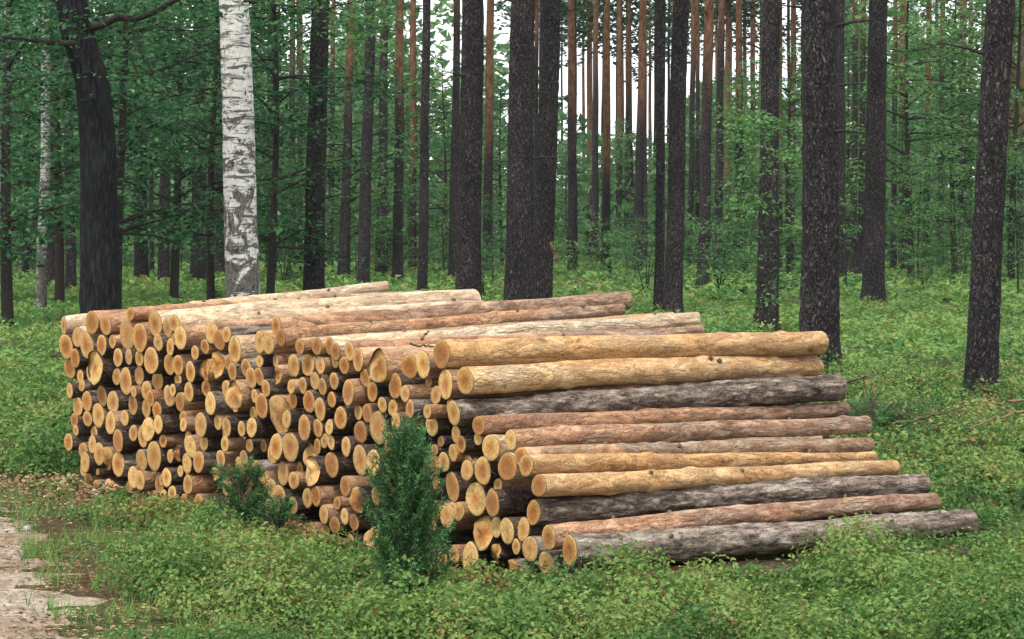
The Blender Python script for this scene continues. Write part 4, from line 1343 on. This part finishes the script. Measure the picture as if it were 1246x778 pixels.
# needles, bark scraps and dry leaves on the floor
def litter():
    B = Buf()
    hw = 623.0 / FPX
    n = 90000
    y = rng.uniform(9, 19, n); x = rng.uniform(-1, 1, n) * (hw * y + .4)
    k = clear_of_pile(x, y, .0) & ((x < path_edge(y) + .9) | (rng.uniform(0, 1, n) < .3))
    k &= (noise2(x, y, 2.0, 61) + rng.uniform(-.25, .25, n)) > .42
    x, y = x[k], y[k]
    n = len(x)
    P = np.stack([x, y, ground_z(x, y) + rng.uniform(.016, .03, n)], 1)
    L = np.where(rng.uniform(0, 1, n) < .6, rng.uniform(.02, .06, n), rng.uniform(.012, .04, n))
    W = np.where(L > .04, .004, rng.uniform(.006, .02, n))
    V, Q = leaf_quads(P, rand_dirs(n, .12), up_normals(n, .3), L, W)
    B.add(V, Q, None, np.repeat(rng.uniform(0, 1, n), 4))
    tag(link('leaf_litter', B.mesh('leaf_litter', M['litter'], smooth=False)), 'brown needles and bark scraps strewn over the bare ground', 'litter', None, 'stuff')
litter()

def scraps():
    n = 5200
    sN = rng.uniform(-.3, 6.7, n); nn = -np.abs(rng.normal(0, .28, n)) + .05
    x = P0[0] + DP[0] * sN + NP[0] * nn; y = P0[1] + DP[1] * sN + NP[1] * nn
    k = rng.uniform(0, 1, n) < .25 + .75 * sstep(3.6, 5.2, sN)
    x, y = x[k], y[k]; n = len(x)
    P = np.stack([x, y, ground_z(x, y) + rng.uniform(.015, .07, n)], 1)
    L = rng.uniform(.012, .055, n)
    V, Q = leaf_quads(P, rand_dirs(n, .25), up_normals(n, .5), L, L * rng.uniform(.25, .7, n))
    B = Buf(); B.add(V, Q, None, np.repeat(np.clip(rng.normal(.72, .25, n), 0, 1), 4))
    tag(link('bark_scraps', B.mesh('bark_scraps', M['litter'], smooth=False)), 'bark scraps and sawdust along the foot of the pile', 'litter', None, 'stuff')
scraps()

def grass():
    hw = 623.0 / FPX
    n = 9000
    y = rng.uniform(9.3, 17.5, n); x = rng.uniform(-1, 1, n) * (hw * y + .4)
    e = x - path_edge(y)
    k = clear_of_pile(x, y) & (np.abs(e - .1) < .55) & (noise2(x, y, 3.1, 71) + rng.uniform(-.12, .12, n) > .55)
    x, y = x[k], y[k]
    m, nb = len(x), 5
    P = np.stack([np.repeat(x, nb), np.repeat(y, nb), np.repeat(ground_z(x, y), nb)], 1) + rng.normal(0, .015, (m * nb, 3)) * [1, 1, 0]
    A = rng.normal(0, .4, (m * nb, 3)); A[:, 2] = 1; A = norm(A)
    V, T = leaf_tris(P, A, rand_dirs(m * nb, .1), rng.uniform(.05, .15, m * nb), np.full(m * nb, .006))
    tag(link('grass_tufts', np_mesh('grass_tufts', V, None, T, M['forest_herb'], {'tint': np.repeat(np.clip(rng.normal(.72, .15, m * nb), 0, 1), 3)}, False)), 'thin grass along the edge of the sandy track', 'grass', None, 'stuff')
grass()

# ------------------------------------------------------------------ junipers
def juniper(px, py, H, Rr, label, seed, n_sprig, brown=.0):
    g = np.random.default_rng(seed)
    Y = py
    X = at(px, 600, Y)[0]
    root = empty('juniper', (X, Y, float(ground_z([X], [Y])[0])))
    B = Buf()
    Pn, An, tn = [], [], []
    for k in range(n_sprig):
        f = g.uniform(.04, 1) ** .8
        a = g.uniform(0, 6.28)
        z = f * H * .96
        prof = Rr * (.45 + .95 * math.sin(min(1.0, f * .70 + .22) * math.pi) ** .8) * g.uniform(.3, 1.25) * (1 + .3 * math.sin(a * 3 + f * 5))
        tip = np.array([math.cos(a) * prof, math.sin(a) * prof, z + g.uniform(.0, .14) * H])
        b = np.array([math.cos(a) * prof * .25, math.sin(a) * prof * .25, max(.02, z - .16 * H)])
        tt = np.linspace(0, 1, 5)
        pts = b + (tip - b) * tt[:, None] + np.array([0, 0, .02]) * np.sin(tt * 3)[:, None]
        v, q, _ = tube(pts, .0035 * (1.1 - tt), 4)
        B.add(v, q)
        m = 64
        t = g.uniform(.15, 1.02, m)
        c = b + (tip - b) * t[:, None] + g.normal(0, .008, (m, 3))
        ax = norm(tip - b)
        d = norm(g.normal(0, 1, (m, 3)) + ax * .9)
        Pn.append(c); An.append(d); tn.append(np.clip(g.uniform(.1, .65) + g.normal(0, .12, m) + (t - .6) * .3, 0, .88))
        if g.uniform() < brown:
            tn[-1][:] = 1.0
    for k in range(5):
        a = g.uniform(0, 6.28)
        tt = np.linspace(0, 1, 6)
        pts = np.array([math.cos(a) * Rr * .4, math.sin(a) * Rr * .4, H * .8]) * tt[:, None]
        v, q, _ = tube(pts, .009 * (1.1 - tt), 5)
        B.add(v, q)
    Pn, An, tn = map(np.concatenate, (Pn, An, tn))
    L = g.uniform(.016, .030, len(Pn))
    V, T = leaf_tris(Pn, An, norm(g.normal(0, 1, Pn.shape)), L, L * .26)
    link('stems', B.mesh('stems', M['twig']), root)
    link('foliage', np_mesh('foliage', V, None, T, M['juniper'], {'tint': np.repeat(tn, 3)}, False), root)
    tag(root, label, 'juniper')
juniper(494, 11.95, .83, .110, 'dark green juniper bush in front of the near corner of the pile', 3, 560)
juniper(1072, 21.3, .36, .55, 'low spreading dark juniper on the floor right of the log ends', 12, 260)
juniper(297, 14.6, .42, .13, 'small bluish juniper before the left half of the pile', 4, 150, .10)
juniper(338, 14.4, .24, .11, 'brown tipped juniper seedling right of the small bluish one', 6, 60, .3)

# ------------------------------------------------------------------ branches, brush, stones, chips
def branch(name, path, r0, r1, mat, label, cat='branch', twigs=(), lift=0.0, group=None):
    """path: (px, py, distance)"""
    P = np.array([at(x, y, Y or (CAM_H - .26) * FPX / (y - HORIZON)) for x, y, Y in path])
    o_ = P[0].copy()
    root = empty(name, o_)
    t = np.linspace(0, 1, 8 * len(P)); tt = np.linspace(0, 1, len(P))
    P2 = np.stack([np.interp(t, tt, P[:, i]) for i in range(3)], 1) - o_
    P2[1:-1] = (P2[:-2] + P2[1:-1] * 2 + P2[2:]) / 4
    P2 += (np.stack([vnoise(np.stack([t * 12, t * 0 + i, t * 0 + r0 * 999], 1), 90 + i) for i in range(3)], 1) - .5) * r0 * 2
    b = Buf(); v, q, _ = tube(P2, r0 + (r1 - r0) * t, 7); b.add(v, q)
    link('stem', b.mesh('stem', M[mat]), root)
    for (f, dx, dy, dz) in twigs:
        s = np.array([np.interp(f, t, P2[:, i]) for i in range(3)])
        pts = s + np.array([dx, dy, dz]) * np.linspace(0, 1, 5)[:, None] + np.array([0, 0, -.05]) * (np.linspace(0, 1, 5) ** 2)[:, None]
        b = Buf(); v, q, _ = tube(pts, np.linspace(r1 * 1.1, r1 * .3, 5), 5); b.add(v, q)
        link('twig', b.mesh('twig', M[mat]), root)
    tag(root, label, cat, group)

branch('fallen_branch', [(1262,484,0),(1225,490,0),(1196,494,0),(1160,500,0)], .015, .006, 'pale_branch', 'upper dry orange branch lying before the leaning right edge pine', 'branch', [(.4, -.3, -.1, .12), (.7, -.25, .1, -.04)])
branch('fallen_branch', [(1262,502,0),(1232,503,0),(1205,511,0),(1178,522,0)], .013, .005, 'pale_branch', 'lower dry branch with forked twigs at the right edge', 'branch', [(.35, -.35, .1, .16), (.6, .1, -.1, .1)])
branch('fallen_branch', [(1170,492,0),(1148,503,0),(1118,510,0),(1078,515,0)], .014, .006, 'twig', 'dark thin branch on the undergrowth left of the dry branches', 'branch', [(.3, -.2, 0, .15), (.6, -.25, .1, .1)])
branch('bent_branch', [(1024,464,16.4),(1040,463,16.3),(1056,459,16.2),(1062,464,16.1),(1064,478,16.0),(1062,498,16.0)], .010, .005, 'twig', 'hooked dead branch sticking out beside the rough grey log', 'branch', [(.35, .05, 0, -.18), (.6, .12, 0, -.1)])
branch('snag', [(671,296,47.5),(674,306,47.5),(677,320,47.5)], .03, .02, 'pale_branch', 'pale splinter leaning on the dark pine right of the central pair', 'branch')
branch('dry_stick', [(512,414,13.25),(516,408,13.3),(522,402,13.35)], .006, .004, 'twig', 'short dark stick standing up on the top logs', 'stick')
branch('dry_stick', [(498,419,13.25),(512,420.5,13.3),(528,421,13.35)], .006, .004, 'twig', 'dark strip of bark lying before the stick on the logs', 'stick')

def brush_heap(px, py, label, seed, w, h, n):
    g = np.random.default_rng(seed)
    Y = CAM_H * FPX / (py - HORIZON)
    X = at(px, py, Y)[0]
    root = empty('brush_heap', (X, Y, float(ground_z([X], [Y])[0])))
    for k in range(n):
        a = g.uniform(0, 3.14)
        c = np.array([g.normal(0, w * .3), g.normal(0, w * .25), 0])
        L = g.uniform(.3, .8) * w * .6
        d = np.array([math.cos(a), math.sin(a) * .6, g.normal(0, .25)]) * L
        z = h * math.exp(-(c[0] / (w * .5)) ** 2) * g.uniform(.15, 1)
        t = np.linspace(0, 1, 6)
        pts = c + [0, 0, z] + d * (t - .5)[:, None] + np.array([0, 0, -.08]) * ((t - .5) ** 2)[:, None] * 4
        pts[:, 2] = np.maximum(pts[:, 2], .02)
        b = Buf(); v, q, _ = tube(pts, np.linspace(.022, .008, 6) * g.uniform(.7, 1.4), 5); b.add(v, q)
        link('twig', b.mesh('twig', M['twig' if g.uniform() < .7 else 'pale_branch']), root)
    tag(root, label, 'brush')
brush_heap(706, 360, 'heap of dead brushwood behind the logs right of the central pines', 8, 1.6, .42, 46)

def stone(px, py, w, hgt, label, seed, mat='stone', group='stones at the edge of the track', name='stone', cat='stone'):
    g = np.random.default_rng(seed)
    Y = CAM_H * FPX / (py - HORIZON)
    X = at(px, py, Y)[0]
    n1_, n2_ = 14, 9
    th = np.linspace(0, 2 * math.pi, n1_, endpoint=False); ph = np.linspace(-1.2, 1.5, n2_)
    TH, PH = np.meshgrid(th, ph, indexing='xy')
    d = np.stack([np.cos(PH) * np.cos(TH), np.cos(PH) * np.sin(TH), np.sin(PH)], -1).reshape(-1, 3)
    r = .75 + .5 * vnoise(d * 1.7 + seed * 3.1, seed)
    V = d * r[:, None] * np.array([w / 2, w / 2 * g.uniform(.7, 1), hgt])
    i, j = np.meshgrid(np.arange(n2_ - 1), np.arange(n1_), indexing='ij')
    Q = np.stack([i * n1_ + j, i * n1_ + (j + 1) % n1_, (i + 1) * n1_ + (j + 1) % n1_, (i + 1) * n1_ + j], -1).reshape(-1, 4)
    T = np.stack([(n2_ - 1) * n1_ + np.arange(n1_), (n2_ - 1) * n1_ + (np.arange(n1_) + 1) % n1_, np.full(n1_, len(V))], -1)
    V = np.concatenate([V, V[-n1_:].mean(0, keepdims=True)])
    o = link(name, np_mesh('stone', V, Q, T, M[mat]), None, (X, Y, float(ground_z([X], [Y])[0]) + hgt * .35))
    o.rotation_euler.z = g.uniform(0, 6)
    tag(o, label, cat, group)
stone(75, 598, .075, .045, 'whitish stone at the left foot of the pile', 1)
stone(115, 604, .07, .035, 'pale stone right of the whitish one near the pile', 2)
stone(34, 650, .08, .03, 'flat pale stone among litter left of the bilberry', 3)
stone(88, 622, .05, .025, 'little stone on the bare litter before the pile', 4)
stone(1180, 588, .11, .09, 'left of two pinkish stones in the bilberry at the right', 5, 'stone', 'stones in the bilberry at the right')
stone(1200, 589, .12, .10, 'right of two pinkish stones in the bilberry at the right', 6, 'stone', 'stones in the bilberry at the right')

chips = [(150, 596, 'wood chip nearest the left corner of the pile'), (182, 600, 'wood chip before the lowest left log ends'), (128, 590, 'wood chip touching the pile at its left foot'), (60, 607, 'wood chip beside the whitish stone')]
for k, (px, py, lab) in enumerate(chips):
    Y = CAM_H * FPX / (py - HORIZON); X = at(px, py, Y)[0]
    a = k * 1.3
    L, W, H = .07, .03, .012
    V = np.array([[-L, -W, 0], [L, -W * .6, 0], [L * .8, W, 0], [-L * .9, W * .8, 0], [-L * .9, -W * .8, H], [L * .7, -W * .4, H * 1.4], [L * .6, W * .7, H], [-L * .8, W * .6, H * .8]]) * .6
    Qd = np.array([[3, 2, 1, 0], [4, 5, 6, 7], [0, 1, 5, 4], [1, 2, 6, 5], [2, 3, 7, 6], [3, 0, 4, 7]])
    o = link('wood_chip', np_mesh('wood_chip', V, Qd, None, M['wood_chip'], None, False), None, (X, Y, float(ground_z([X], [Y])[0]) + .014))
    o.rotation_euler = (.15, .1, a)
    tag(o, lab, 'wood chip', 'chips by the pile')
